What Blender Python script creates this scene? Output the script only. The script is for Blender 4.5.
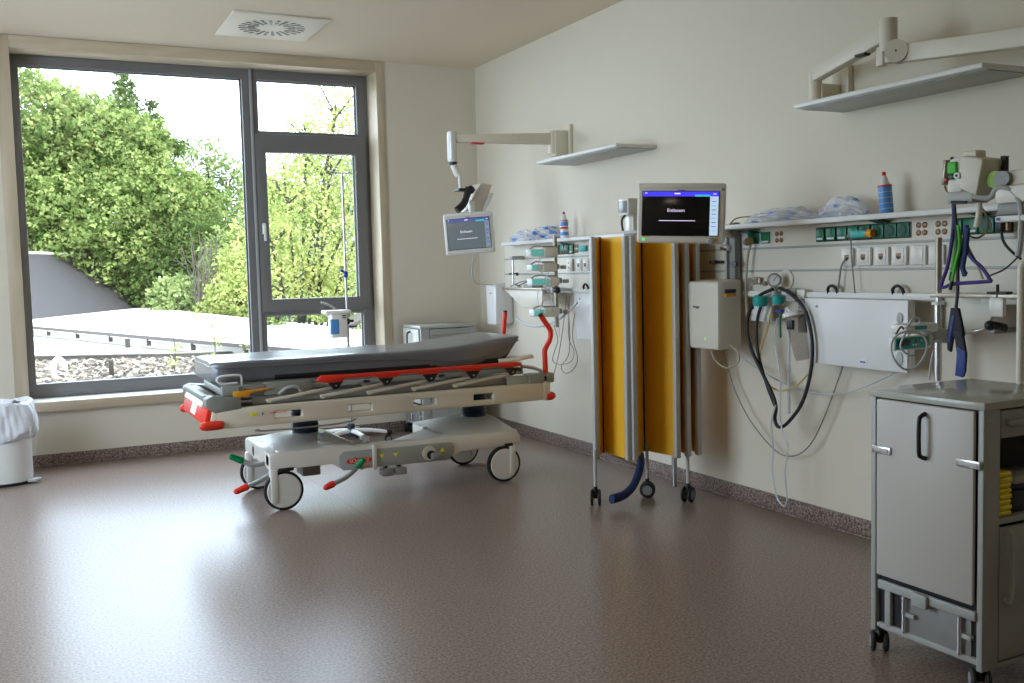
import bpy, bmesh, math, random
import numpy as np
from mathutils import Vector, Matrix, Euler
random.seed(7); np.random.seed(7)
for o in list(bpy.data.objects): bpy.data.objects.remove(o)
SC = bpy.context.scene
COL = SC.collection
PI = math.pi

FILL_ES = 7.0
# ------------------------------------------------------------------ camera
H = 3.189                      # room height, metres
CAM = Vector((-3.8106, -8.263, 1.4))
yaw, pitch, roll, FPX = 0.4624, -0.0726, -0.0245, 1002.1
fw = Vector((math.sin(yaw)*math.cos(pitch), math.cos(yaw)*math.cos(pitch), math.sin(pitch)))
rt = Vector((math.cos(yaw), -math.sin(yaw), 0)); up = rt.cross(fw)
r2 = rt*math.cos(roll) + up*math.sin(roll); u2 = -rt*math.sin(roll) + up*math.cos(roll)
cd = bpy.data.cameras.new('camera'); co = bpy.data.objects.new('camera', cd); COL.objects.link(co)
cd.sensor_width = 36; cd.lens = FPX*36/1024; cd.clip_start = .05; cd.clip_end = 300
m = Matrix.Identity(4)
for i in range(3): m[i][0], m[i][1], m[i][2], m[i][3] = r2[i], u2[i], -fw[i], CAM[i]
co.matrix_world = m
SC.camera = co

# ------------------------------------------------------------------ sky, sun, exposure
W = bpy.data.worlds.new('sky'); SC.world = W; W.use_nodes = True
bg = W.node_tree.nodes['Background']
bg.inputs[0].default_value = (.70, .82, 1.0, 1); bg.inputs[1].default_value = 7.2
sd = bpy.data.lights.new('sun', 'SUN'); sd.energy = 6.0; sd.angle = math.radians(.6); sd.color = (1, .93, .80)
so = bpy.data.objects.new('sun', sd); COL.objects.link(so)
so.rotation_euler = Vector((-.35, .6, -.95)).to_track_quat('-Z', 'Y').to_euler()
so.location = (10, -12, 20)
pd = bpy.data.lights.new('window_daylight', 'AREA'); pd.shape = 'RECTANGLE'; pd.size = 2.72; pd.size_y = 2.5
pd.cycles.is_portal = True
po = bpy.data.objects.new('window_daylight', pd); COL.objects.link(po)
po.location = (-2.33, .32, 1.8); po.rotation_euler = (-PI/2, 0, 0)
pd2 = bpy.data.lights.new('side_window_daylight', 'AREA'); pd2.shape = 'RECTANGLE'; pd2.size = 2.4; pd2.size_y = 2.5
pd2.cycles.is_portal = True
po2 = bpy.data.objects.new('side_window_daylight', pd2); COL.objects.link(po2)
po2.location = (-5.72, -3.0, 1.75); po2.rotation_euler = (0, -PI/2, 0)
SC.view_settings.view_transform = 'Standard'; SC.view_settings.look = 'None'
SC.view_settings.gamma = 1; SC.view_settings.use_curve_mapping = False
SC.view_settings.exposure = 0.6
SC.cycles.use_denoising = True
SC.cycles.max_bounces = 10; SC.cycles.diffuse_bounces = 6; SC.cycles.transparent_max_bounces = 24
SC.cycles.sample_clamp_indirect = 8

# ------------------------------------------------------------------ materials
def lin(r, g, b):
    f = lambda c: (c/255/12.92) if c/255 <= .04045 else ((c/255+.055)/1.055)**2.4
    return (f(r), f(g), f(b), 1)
def mat(name, col, rough=.5, metal=0., coat=0., emit=None, es=0., bump=None, trans=0., alpha=1., spec=.5, ior=1.45):
    M = bpy.data.materials.new(name); M.use_nodes = True
    nt = M.node_tree; b = nt.nodes['Principled BSDF']
    b.inputs['Base Color'].default_value = col; b.inputs['Roughness'].default_value = rough
    b.inputs['Metallic'].default_value = metal; b.inputs['Coat Weight'].default_value = coat
    b.inputs['Transmission Weight'].default_value = trans; b.inputs['Alpha'].default_value = alpha
    b.inputs['Specular IOR Level'].default_value = spec; b.inputs['IOR'].default_value = ior
    if emit: b.inputs['Emission Color'].default_value = emit; b.inputs['Emission Strength'].default_value = es
    # slight procedural variation everywhere
    tc = nt.nodes.new('ShaderNodeTexCoord'); n = nt.nodes.new('ShaderNodeTexNoise')
    n.inputs['Scale'].default_value = bump[0] if bump else 35; n.inputs['Detail'].default_value = 4
    nt.links.new(tc.outputs['Object'], n.inputs['Vector'])
    bp = nt.nodes.new('ShaderNodeBump'); bp.inputs['Strength'].default_value = bump[1] if bump else .02
    bp.inputs['Distance'].default_value = .01 if bump else .002
    nt.links.new(n.outputs['Fac'], bp.inputs['Height'])
    if bump or metal < .3: nt.links.new(bp.outputs[0], b.inputs['Normal'])
    return M
def mixcol(M, c1, c2, scale, lo=.4, hi=.6, kind='noise', stretch=None):
    nt = M.node_tree; b = nt.nodes['Principled BSDF']
    tc = nt.nodes.new('ShaderNodeTexCoord'); v = tc.outputs['Object']
    if stretch:
        mp = nt.nodes.new('ShaderNodeMapping'); mp.inputs['Scale'].default_value = stretch
        nt.links.new(v, mp.inputs['Vector']); v = mp.outputs[0]
    n = nt.nodes.new('ShaderNodeTexNoise' if kind == 'noise' else 'ShaderNodeTexVoronoi')
    n.inputs['Scale'].default_value = scale
    if kind == 'noise': n.inputs['Detail'].default_value = 5
    nt.links.new(v, n.inputs['Vector'])
    r = nt.nodes.new('ShaderNodeValToRGB'); e = r.color_ramp.elements
    e[0].position = lo; e[0].color = c1; e[1].position = hi; e[1].color = c2
    nt.links.new(n.outputs[0] if kind == 'noise' else n.outputs['Color'], r.inputs[0])
    nt.links.new(r.outputs[0], b.inputs['Base Color'])
    return M

m_wall = mat('wall_paint', (.66, .605, .50, 1), .75, bump=(180, .06))
m_ceil = mat('ceiling_paint', (.69, .60, .47, 1), .85, bump=(120, .04))
m_floor = mat('speckled_vinyl', (.16, .12, .105, 1), .29, bump=(40, .008), spec=.5)
mixcol(m_floor, (.13, .092, .074, 1), (.34, .26, .22, 1), 90, .36, .66)
m_base = mat('speckled_skirting', (.16, .12, .1, 1), .45)
mixcol(m_base, (.07, .05, .04, 1), (.34, .25, .21, 1), 85, .38, .64)
m_seam = mat('floor_seam', (.24, .18, .15, 1), .4)
m_leaf = mat('dimmed_white_leaf', (.46, .44, .40, 1), .4)  # off white darkened to stand in for the dim light on the leaf
m_ttop = mat('glossy_trolley_top', (.40, .41, .36, 1), .18)
m_dlcd = mat('unlit_display', (.03, .035, .03, 1), .3)
m_tealk = mat('teal_keypad', (.02, .34, .28, 1), .4)
m_bcloth = mat('black_cloth', (.012, .014, .022, 1), .7, bump=(60, .3))
m_ncloth = mat('blue_cloth', (.02, .05, .22, 1), .6, bump=(60, .3))
m_wood = mat('pale_ash_wood', (.5, .42, .3, 1), .5)
mixcol(m_wood, (.42, .34, .235, 1), (.56, .47, .34, 1), 9, .35, .65, stretch=(1, 1, .12))
m_woodh = mat('pale_ash_wood_horizontal', (.5, .42, .3, 1), .5)
mixcol(m_woodh, (.42, .34, .235, 1), (.56, .47, .34, 1), 9, .35, .65, stretch=(.12, 1, 1))
m_sill = mat('white_sill', (.66, .65, .64, 1), .3)
m_alu = mat('grey_window_frame', (.165, .16, .158, 1), .45)
m_ventp = mat('cream_vent_plate', (.70, .65, .55, 1), .5)
m_seal = mat('light_glazing_seal', (.35, .36, .36, 1), .4)
m_white = mat('white_plastic', (.72, .72, .70, 1), .35)
m_offw = mat('off_white_enamel', (.74, .72, .66, 1), .28)
m_cap = mat('olive_grey_plastic', (.25, .26, .235, 1), .4)
m_beige = mat('beige_plastic', (.68, .62, .50, 1), .4)
m_beige2 = mat('light_beige_housing', (.66, .62, .53, 1), .42)
m_grey = mat('mid_grey_plastic', (.24, .24, .23, 1), .4)
m_lgrey = mat('light_grey_enamel', (.36, .37, .35, 1), .38)
m_steel = mat('brushed_steel', (.5, .5, .5, 1), .28, 1.)
m_dsteel = mat('dull_bronze_steel', (.30, .26, .20, 1), .38, .8)
m_black = mat('black_plastic', (.012, .012, .013, 1), .4)
m_rubber = mat('black_rubber', (.015, .015, .016, 1), .6)
m_red = mat('signal_red_plastic', (.72, .035, .015, 1), .35)
m_green = mat('socket_green', (.0, .16, .07, 1), .35)
m_dgreen = mat('dark_green_flap', (.0, .06, .03, 1), .35)
m_teal = mat('teal_plastic', (.02, .36, .33, 1), .4)
m_pgreen = mat('pedal_green', (.0, .20, .06, 1), .35)
m_blue = mat('royal_blue_plastic', (.02, .05, .4, 1), .4)
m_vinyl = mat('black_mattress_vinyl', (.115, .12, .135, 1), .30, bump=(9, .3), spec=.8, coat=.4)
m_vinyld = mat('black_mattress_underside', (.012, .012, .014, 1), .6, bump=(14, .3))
m_yel = mat('yellow_laminate', (.80, .43, .02, 1), .5)
m_alup = mat('anodised_aluminium', (.47, .465, .44, 1), .5, .1)
m_chrome = mat('chrome', (.7, .7, .72, 1), .12, 1.)
m_navy = mat('navy_cloth', (.012, .03, .11, 1), .6, bump=(60, .3))
m_purple = mat('purple_cable', (.05, .03, .2, 1), .45)
m_lgreen = mat('bright_green_cable', (.06, .5, .03, 1), .45)
m_cable = mat('grey_cable', (.22, .22, .2, 1), .5)
m_cableb = mat('beige_cable', (.38, .34, .24, 1), .5)
m_cablew = mat('pale_cable', (.5, .51, .52, 1), .4)
m_cbrown = mat('ochre_cable', (.24, .18, .07, 1), .5)
m_tubey = mat('yellow_silicone_tube', (.55, .42, .16, 1), .3)
m_clear = mat('clear_tube', (.66, .71, .76, 1), .12, alpha=.6)
m_jar = mat('smoky_clear_jar', (.30, .22, .17, 1), .08, alpha=.40)
m_bag = mat('clear_crinkled_film', (.85, .88, .95, 1), .2, alpha=.5, bump=(25, .9))
m_bagblue = mat('blue_printed_film', (.06, .25, .72, 1), .35, alpha=.85, bump=(25, .7))
m_liner = mat('white_bin_liner', (.74, .76, .80, 1), .35, bump=(14, .8), alpha=.93)
m_bottle = mat('blue_bottle_plastic', (.09, .27, .62, 1), .3)
m_ylw = mat('bright_yellow_wrap', (.85, .78, .03, 1), .4)
m_orange = mat('orange_dot', (.8, .33, .02, 1), .4)
m_lime = mat('lime_ring', (.22, .40, .02, 1), .4)
m_screen = mat('dark_glass_screen', (.006, .006, .007, 1), .16, coat=.0)
m_text = mat('lit_white_text', (.6, .5, .7, 1), .5, emit=(.85, .72, 1, 1), es=.55)
m_sblue = mat('lit_blue_bar', (.02, .02, .4, 1), .5, emit=(.05, .04, .75, 1), es=.8)
m_scyan = mat('lit_cyan_bar', (.02, .4, .5, 1), .5, emit=(.05, .5, .6, 1), es=.5)
m_sside = mat('lit_pale_blue_column', (.3, .4, .5, 1), .5, emit=(.42, .55, .68, 1), es=.62)
m_lcd = mat('lit_teal_display', (.1, .5, .45, 1), .3, emit=(.15, .6, .52, 1), es=.22)
m_sgrey = mat('pale_grey_screen', (.05, .06, .065, 1), .2, emit=(.12, .15, .16, 1), es=.55)
m_mblue = mat('muted_blue_bar', (.05, .05, .15, 1), .3, emit=(.10, .12, .32, 1), es=.5)
m_mside = mat('muted_grey_blue_column', (.1, .12, .14, 1), .3, emit=(.22, .27, .34, 1), es=.5)
m_led = mat('green_led', (.0, .5, .1, 1), .4, emit=(.05, .9, .15, 1), es=.7)
m_ink = mat('dark_print', (.03, .03, .035, 1), .5)
m_dtext = mat('white_print', (.7, .7, .7, 1), .5)
m_rtext = mat('red_print', (.55, .02, .03, 1), .5)
m_socket = mat('brass_terminal', (.22, .12, .06, 1), .4, .5)
m_bellows = mat('blue_black_bellows', (.02, .035, .06, 1), .45)
# clear window glass: see-through with a faint reflection
m_glass = bpy.data.materials.new('window_glass'); m_glass.use_nodes = True
nt = m_glass.node_tree; nt.nodes.clear()
o_ = nt.nodes.new('ShaderNodeOutputMaterial'); mx = nt.nodes.new('ShaderNodeMixShader')
tr = nt.nodes.new('ShaderNodeBsdfTransparent'); tr.inputs[0].default_value = (.95, .97, .96, 1)
gl = nt.nodes.new('ShaderNodeBsdfGlossy'); gl.inputs['Roughness'].default_value = .02
mx.inputs[0].default_value = .05
nt.links.new(tr.outputs[0], mx.inputs[1]); nt.links.new(gl.outputs[0], mx.inputs[2]); nt.links.new(mx.outputs[0], o_.inputs[0])
# floor: soft gloss varies a little
nt = m_floor.node_tree

# ------------------------------------------------------------------ mesh helpers
class MB:
    """collects primitives (world metres) and links them as one mesh"""
    def __init__(s): s.bm = bmesh.new(); s.mats = []
    def mi(s, M):
        if M not in s.mats: s.mats.append(M)
        return s.mats.index(M)
    def take(s, t, M, smooth=True):
        i = s.mi(M)
        for f in t.faces: f.material_index = i; f.smooth = smooth
        me = bpy.data.meshes.new('tmp'); t.to_mesh(me); t.free(); s.bm.from_mesh(me); bpy.data.meshes.remove(me)
        return s
    def box(s, a, b, M, bev=0., seg=2, rot=None, about=None):
        a = Vector(a); b = Vector(b); t = bmesh.new(); bmesh.ops.create_cube(t, size=1)
        d = b-a; c = (a+b)/2
        for v in t.verts: v.co = Vector((v.co.x*d.x, v.co.y*d.y, v.co.z*d.z))
        bev = min(bev, .49*min(abs(d.x), abs(d.y), abs(d.z)))
        if bev > 0: bmesh.ops.bevel(t, geom=t.edges[:], offset=bev, segments=seg, profile=.5, affect='EDGES')
        R = Matrix.Identity(4)
        if rot is not None:
            R = Euler(rot).to_matrix().to_4x4()
            if about is not None:
                p = Vector(about); bmesh.ops.transform(t, matrix=Matrix.Translation(p) @ R @ Matrix.Translation(c-p), verts=t.verts)
                return s.take(t, M)
        bmesh.ops.transform(t, matrix=Matrix.Translation(c) @ R, verts=t.verts)
        return s.take(t, M)
    def cyl(s, p0, p1, r, M, r1=None, seg=20, cap=True):
        p0 = Vector(p0); p1 = Vector(p1); d = p1-p0; t = bmesh.new()
        bmesh.ops.create_cone(t, cap_ends=cap, cap_tris=False, segments=seg, radius1=r, radius2=r if r1 is None else r1, depth=d.length)
        q = Vector((0, 0, 1)).rotation_difference(d).to_matrix().to_4x4()
        bmesh.ops.transform(t, matrix=Matrix.Translation((p0+p1)/2) @ q, verts=t.verts)
        return s.take(t, M)
    def ball(s, c, r, M, sc=(1, 1, 1), sub=2, rot=None):
        t = bmesh.new(); bmesh.ops.create_icosphere(t, subdivisions=sub, radius=r)
        mm = Matrix.Translation(c) @ (Euler(rot).to_matrix().to_4x4() if rot else Matrix.Identity(4)) @ Matrix.Diagonal((*sc, 1))
        bmesh.ops.transform(t, matrix=mm, verts=t.verts); return s.take(t, M)
    def lathe(s, c, prof, M, axis=(0, 0, 1), seg=28):
        """prof: (radius, height) pairs along axis from point c"""
        t = bmesh.new(); rings = []
        for r, h in prof:
            rings.append([t.verts.new((r*math.cos(2*PI*k/seg), r*math.sin(2*PI*k/seg), h)) for k in range(seg)])
        for A, B in zip(rings, rings[1:]):
            for k in range(seg): t.faces.new((A[k], A[(k+1) % seg], B[(k+1) % seg], B[k]))
        t.faces.new(rings[0][::-1]); t.faces.new(rings[-1])
        bmesh.ops.remove_doubles(t, verts=t.verts, dist=1e-5)
        q = Vector((0, 0, 1)).rotation_difference(Vector(axis)).to_matrix().to_4x4()
        bmesh.ops.transform(t, matrix=Matrix.Translation(c) @ q, verts=t.verts)
        return s.take(t, M)
    def tube(s, pts, r, M, closed=False, sm=6, seg=10, r1=None, flat=1.):
        P = [Vector(p) for p in pts]
        if sm > 1 and len(P) > 2:
            n = len(P); Q = []
            rng = range(n) if closed else range(n-1)
            for i in rng:
                g = lambda k: P[k % n] if closed else P[min(max(k, 0), n-1)]
                a, b, c, d = g(i-1), g(i), g(i+1), g(i+2)
                for j in range(sm):
                    u = j/sm
                    Q.append(.5*((2*b)+(c-a)*u+(2*a-5*b+4*c-d)*u*u+(3*b-a-3*c+d)*u**3))
            if not closed: Q.append(P[-1])
            P = Q
        t = bmesh.new(); rings = []; n = len(P)
        T0 = (P[1]-P[0]).normalized(); N = T0.orthogonal().normalized(); prev = T0
        for i, p in enumerate(P):
            if closed: T = (P[(i+1) % n]-P[i-1]).normalized()
            else: T = (P[min(i+1, n-1)]-P[max(i-1, 0)]).normalized()
            N = (prev.rotation_difference(T) @ N); N = (N - T*N.dot(T)).normalized(); prev = T; B = T.cross(N)
            rr = r if r1 is None else r+(r1-r)*i/(n-1)
            rings.append([t.verts.new(p+N*math.cos(2*PI*k/seg)*rr+B*math.sin(2*PI*k/seg)*rr*flat) for k in range(seg)])
        L = list(zip(rings, rings[1:]))
        for A, B in L:
            for k in range(seg): t.faces.new((A[k], A[(k+1) % seg], B[(k+1) % seg], B[k]))
        if closed:
            A, B = rings[-1], rings[0]
            off = min(range(seg), key=lambda o: sum((A[k].co-B[(k+o) % seg].co).length for k in range(seg)))
            for k in range(seg): t.faces.new((A[k], A[(k+1) % seg], B[(k+1+off) % seg], B[(k+off) % seg]))
        else: t.faces.new(rings[0][::-1]); t.faces.new(rings[-1])
        return s.take(t, M)
    def prism(s, poly, d, M, bev=0., smooth=True):
        """poly: 3D planar points, extruded by vector d"""
        t = bmesh.new(); d = Vector(d)
        a = [t.verts.new(p) for p in poly]; b = [t.verts.new(Vector(p)+d) for p in poly]
        t.faces.new(a[::-1]); t.faces.new(b)
        for k in range(len(a)): t.faces.new((a[k], a[(k+1) % len(a)], b[(k+1) % len(a)], b[k]))
        bmesh.ops.recalc_face_normals(t, faces=t.faces)
        if bev: bmesh.ops.bevel(t, geom=t.edges[:], offset=bev, segments=2, profile=.5, affect='EDGES')
        return s.take(t, M, smooth)
    def cells(s, xs, zs, holes, y0, y1, M, bev=0.):
        """plate in the xz plane with rectangular holes, as one closed shell"""
        t = bmesh.new(); V = {}
        def v(i, j, y): 
            k = (i, j, y)
            if k not in V: V[k] = t.verts.new((xs[i], y, zs[j]))
            return V[k]
        full = lambda i, j: 0 <= i < len(xs)-1 and 0 <= j < len(zs)-1 and (i, j) not in holes
        for i in range(len(xs)-1):
            for j in range(len(zs)-1):
                if not full(i, j): continue
                t.faces.new((v(i, j, y0), v(i+1, j, y0), v(i+1, j+1, y0), v(i, j+1, y0)))
                t.faces.new((v(i, j, y1), v(i, j+1, y1), v(i+1, j+1, y1), v(i+1, j, y1)))
                for di, dj, e in ((-1, 0, ((i, j), (i, j+1))), (1, 0, ((i+1, j+1), (i+1, j))), (0, -1, ((i+1, j), (i, j))), (0, 1, ((i, j+1), (i+1, j+1)))):
                    if not full(i+di, j+dj):
                        (a, b), (c, d) = e
                        t.faces.new((v(a, b, y0), v(c, d, y0), v(c, d, y1), v(a, b, y1)))
        bmesh.ops.recalc_face_normals(t, faces=t.faces)
        if bev:
            es = [e for e in t.edges if len(e.link_faces) == 2 and e.calc_face_angle(0) > .5]
            bmesh.ops.bevel(t, geom=es, offset=bev, segments=2, profile=.5, affect='EDGES')
        return s.take(t, M)
    def text(s, body, size, M, mtx, ext=.0006, align='CENTER'):
        c = bpy.data.curves.new('t', 'FONT'); c.body = body; c.size = size; c.extrude = ext; c.align_x = align; c.align_y = 'CENTER'
        o = bpy.data.objects.new('t', c); COL.objects.link(o)
        dg = bpy.context.evaluated_depsgraph_get(); me = bpy.data.meshes.new_from_object(o.evaluated_get(dg))
        bpy.data.objects.remove(o); bpy.data.curves.remove(c)
        t = bmesh.new(); t.from_mesh(me); bpy.data.meshes.remove(me)
        bmesh.ops.transform(t, matrix=mtx, verts=t.verts)
        return s.take(t, M, False)
    def warp(s, f):
        for v in s.bm.verts: v.co = Vector(f(v.co))
        return s

def wloc(o):
    p = Vector((0, 0, 0))
    while o is not None: p += o.location; o = o.parent
    return p
def build(mb, name, parent=None, label=None, origin=None):
    me = bpy.data.meshes.new(name); bm = mb.bm
    if parent is not None: off = wloc(parent)
    elif origin is not None: off = Vector(origin)
    else:
        xs = [v.co for v in bm.verts]
        off = Vector(((min(v.x for v in xs)+max(v.x for v in xs))/2, (min(v.y for v in xs)+max(v.y for v in xs))/2, min(v.z for v in xs)))
    bmesh.ops.translate(bm, verts=bm.verts, vec=-off)
    bm.to_mesh(me); bm.free()
    for M in mb.mats: me.materials.append(M)
    me.set_sharp_from_angle(angle=math.radians(38))
    o = bpy.data.objects.new(name, me); COL.objects.link(o)
    if parent is not None: o.parent = parent
    else: o.location = off
    if label: o['label'] = label
    return o
def tag(o, label, cat, group=None):
    o['label'] = label; o['category'] = cat
    if group: o['group'] = group
    return o
def thing(name, label, cat, loc=(0, 0, 0), group=None):
    o = bpy.data.objects.new(name, None); COL.objects.link(o); o.location = loc; o.empty_display_size = .1
    return tag(o, label, cat, group)
def struct(o): o['kind'] = 'structure'; return o
def copy_tree(o, parent=None):
    c = o.copy(); COL.objects.link(c)
    if parent is not None: c.parent = parent
    for ch in [x for x in o.children]: copy_tree(ch, c)
    return c
XW = lambda p: Matrix.Translation(p) @ Matrix(((0, 0, -1, 0), (-1, 0, 0, 0), (0, 1, 0, 0), (0, 0, 0, 1)))   # text on a face looking to -x
YW = lambda p: Matrix.Translation(p) @ Matrix(((1, 0, 0, 0), (0, 0, -1, 0), (0, 1, 0, 0), (0, 0, 0, 1)))    # text on a face looking to -y

# ================================================================== ROOM
XL, YB = -5.6, -10.6          # left wall, wall behind the camera
b = MB(); b.box((XL-.2, YB-.2, -.15), (.2, .35, 0), m_floor)
b.box((-2.05-.002, YB, 0), (-2.05+.002, 0, .0006), m_seam)
struct(build(b, 'floor', origin=(0, 0, 0)))
b = MB(); b.box((XL-.2, YB-.2, H), (.2, .35, H+.2), m_ceil); struct(build(b, 'ceiling', origin=(0, 0, H)))
b = MB(); b.box((0, YB, 0), (.2, .35, H), m_wall); struct(build(b, 'wall_right', origin=(0, 0, 0)))
LW0, LW1 = -4.3, -1.7       # second window, in the left wall
b = MB(); b.cells([YB, LW0, LW1, .35], [0, .5, 3.0, H], {(1, 1)}, XL-.2, XL, m_wall); b.warp(lambda c: (c.y, c.x, c.z)); bmesh.ops.reverse_faces(b.bm, faces=b.bm.faces[:]); struct(build(b, 'wall_left', origin=(XL, 0, 0)))
b = MB(); b.cells([LW0, LW0+.06, -3.03, -2.97, LW1-.06, LW1], [.5, .56, 2.94, 3.0], {(1, 1), (3, 1)}, XL-.14, XL-.07, m_alu, .003); b.warp(lambda c: (c.y, c.x, c.z)); bmesh.ops.reverse_faces(b.bm, faces=b.bm.faces[:]); w2 = struct(build(b, 'window_2', origin=(XL, 0, .5)))
b = MB(); b.box((XL-.11, LW0+.05, .55), (XL-.104, LW1-.05, 2.95), m_glass); build(b, 'glass_pane', w2)
b = MB(); b.box((XL, YB-.2, 0), (0, YB, H), m_wall); struct(build(b, 'wall_front', origin=(0, YB, 0)))
wx0, wx1, wz0, wz1 = -3.82, -.86, .45, 3.185
b = MB()
b.cells([XL, wx0, wx1, 0], [0, wz0, wz1, H], {(1, 1)}, 0, .35, m_wall); struct(build(b, 'wall_back', origin=(0, 0, 0)))
# coved skirting, same speckled vinyl as the floor
def skirt(a, bb, name):
    q = MB(); q.box(a, bb, m_base, .002)
    return q
b = skirt((XL, -.014, 0), (-.014, 0, .09), 'b'); b.box((XL, -.03, 0), (-.014, -.012, .012), m_base, .005); struct(build(b, 'baseboard_back', origin=(0, 0, 0)))
b = skirt((-.014, YB, 0), (0, 0, .09), 'b'); b.box((-.03, YB, 0), (-.012, 0, .012), m_base, .005); struct(build(b, 'baseboard_right', origin=(0, 0, 0)))
b = skirt((XL, YB, 0), (XL+.014, 0, .09), 'b'); struct(build(b, 'baseboard_left', origin=(0, 0, 0)))
# wooden window lining
b = MB()
b.box((wx0, -.012, .42), (-3.725, .35, H-.004), m_wood, .002)
b.box((-.93, -.012, .42), (-.862, .35, H-.004), m_wood, .002)
b.box((-3.725, -.010, 3.099), (-.93, .35, H-.005), m_woodh, .002)
struct(build(b, 'trim_1', origin=(0, 0, 0)))
b = MB(); b.box((-3.724, -.05, .455), (-.931, .30, .492), m_sill, .004)
b.box((-3.724, -.052, .418), (-.931, -.035, .489), m_woodh, .002); struct(build(b, 'trim_2', origin=(0, 0, 0)))
# window
win = bpy.data.objects.new('window_1', None); COL.objects.link(win); win.location = (-2.33, .28, .5); win['kind'] = 'structure'
fy0, fy1 = .235, .31
b = MB()
b.cells([-3.724, -3.668, -2.012, -1.882, -1.03, -.931], [.492, .60, 1.085, 2.565, 3.018, 3.098], {(1, 1), (1, 2), (1, 3), (3, 1), (3, 2), (3, 3)}, fy0, fy1, m_alu, .004)
b.box((-1.953, fy0-.022, .50), (-1.932, fy0, 3.096), m_seal, .003)
b.box((-1.89, fy0+.004, 1.055), (-1.02, fy1-.004, 1.10), m_alu, .003)      # transom under the sash
b.box((-1.89, fy0+.004, 2.555), (-1.02, fy1-.004, 2.60), m_alu, .003)
for x0, x1, z0, z1 in ((-3.668, -2.012, .60, 3.018), (-1.882, -1.03, 2.60, 3.018), (-1.882, -1.03, .60, 1.055)):
    for a_, b_ in (((x0, z1-.012), (x1, z1)), ((x1-.014, z0), (x1, z1))):
        b.box((a_[0], fy0+.035, a_[1]), (b_[0], fy0+.046, b_[1]), m_seal, .001)
build(b, 'window_frame', win)
b = MB()
b.cells([-1.925, -1.838, -1.068, -.965], [1.085, 1.19, 2.42, 2.572], {(1, 1)}, fy0-.028, fy1-.01, m_alu, .005)
b.box((-1.082, fy0+.01, 1.19), (-1.068, fy0+.02, 2.42), m_seal, .001)
sash = build(b, 'sash', win)
b = MB(); b.box((-1.897, fy0-.042, 1.74), (-1.868, fy0-.028, 1.83), m_white, .004)
b.box((-1.892, fy0-.066, 1.79), (-1.872, fy0-.042, 1.812), m_white, .004); b.box((-1.892, fy0-.072, 1.68), (-1.872, fy0-.058, 1.812), m_white, .005)
build(b, 'window_handle', sash, 'white turn handle')
for x0, x1, z0, z1 in ((-3.68, -2.0, .59, 3.03), (-1.89, -1.02, 2.59, 3.03), (-1.89, -1.02, .59, 1.07), (-1.845, -1.06, 1.18, 2.43)):
    b = MB(); b.box((x0, .270, z0), (x1, .276, z1), m_glass); build(b, 'glass_pane', win)

# ceiling air diffuser
t = thing('ceiling_vent', 'square white swirl air diffuser set in the ceiling near the window', 'vent', (-2.02, -.91, H))
b = MB(); b.box((-2.36, -1.262, H-.016), (-1.685, -.565, H-.001), m_ventp, .004); build(b, 'face_plate', t)
b = MB()
for k in range(24):
    a = 2*PI*k/24; c, s_ = math.cos(a), math.sin(a); C0 = Vector((-2.02, -.91, H-.0165))
    for rA, rB in (((.10, .235),) if k % 2 else ((.12, .17), (.185, .235))):
        w = .012; tv = Vector((c, s_, 0)); nv = Vector((-s_, c, 0))
        sk = .03
        pts = [C0+tv*rA-nv*w*.6, C0+tv*rB-nv*w+nv*sk*0, C0+tv*rB+nv*w, C0+tv*rA+nv*w*.6]
        b.prism([tuple(p) for p in pts], (0, 0, -.0012), m_black if k in (3, 5, 6, 17, 18) else m_ink, smooth=False)
build(b, 'slots', t, 'radial black air slots')

# ceiling lamps added as warm fill light, outside the camera's view
for i, (x, y) in enumerate(((-4.6, -5.2), (-4.6, -7.6))):
    t = thing('fill_lamp', 'square flush ceiling lamp added out of view for fill light', 'lamp', (x, y, H), 'added fill lamps')
    b = MB(); b.box((x-.32, y-.32, H-.03), (x+.32, y+.32, H-.001), m_white, .004); build(b, 'fill_frame', t)
    b = MB(); b.box((x-.29, y-.29, H-.034), (x+.29, y+.29, H-.029), mat('fill_diffuser', (.8, .8, .78, 1), .5, emit=(1, .83, .60, 1), es=FILL_ES)); build(b, 'fill_diffuser', t)

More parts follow.
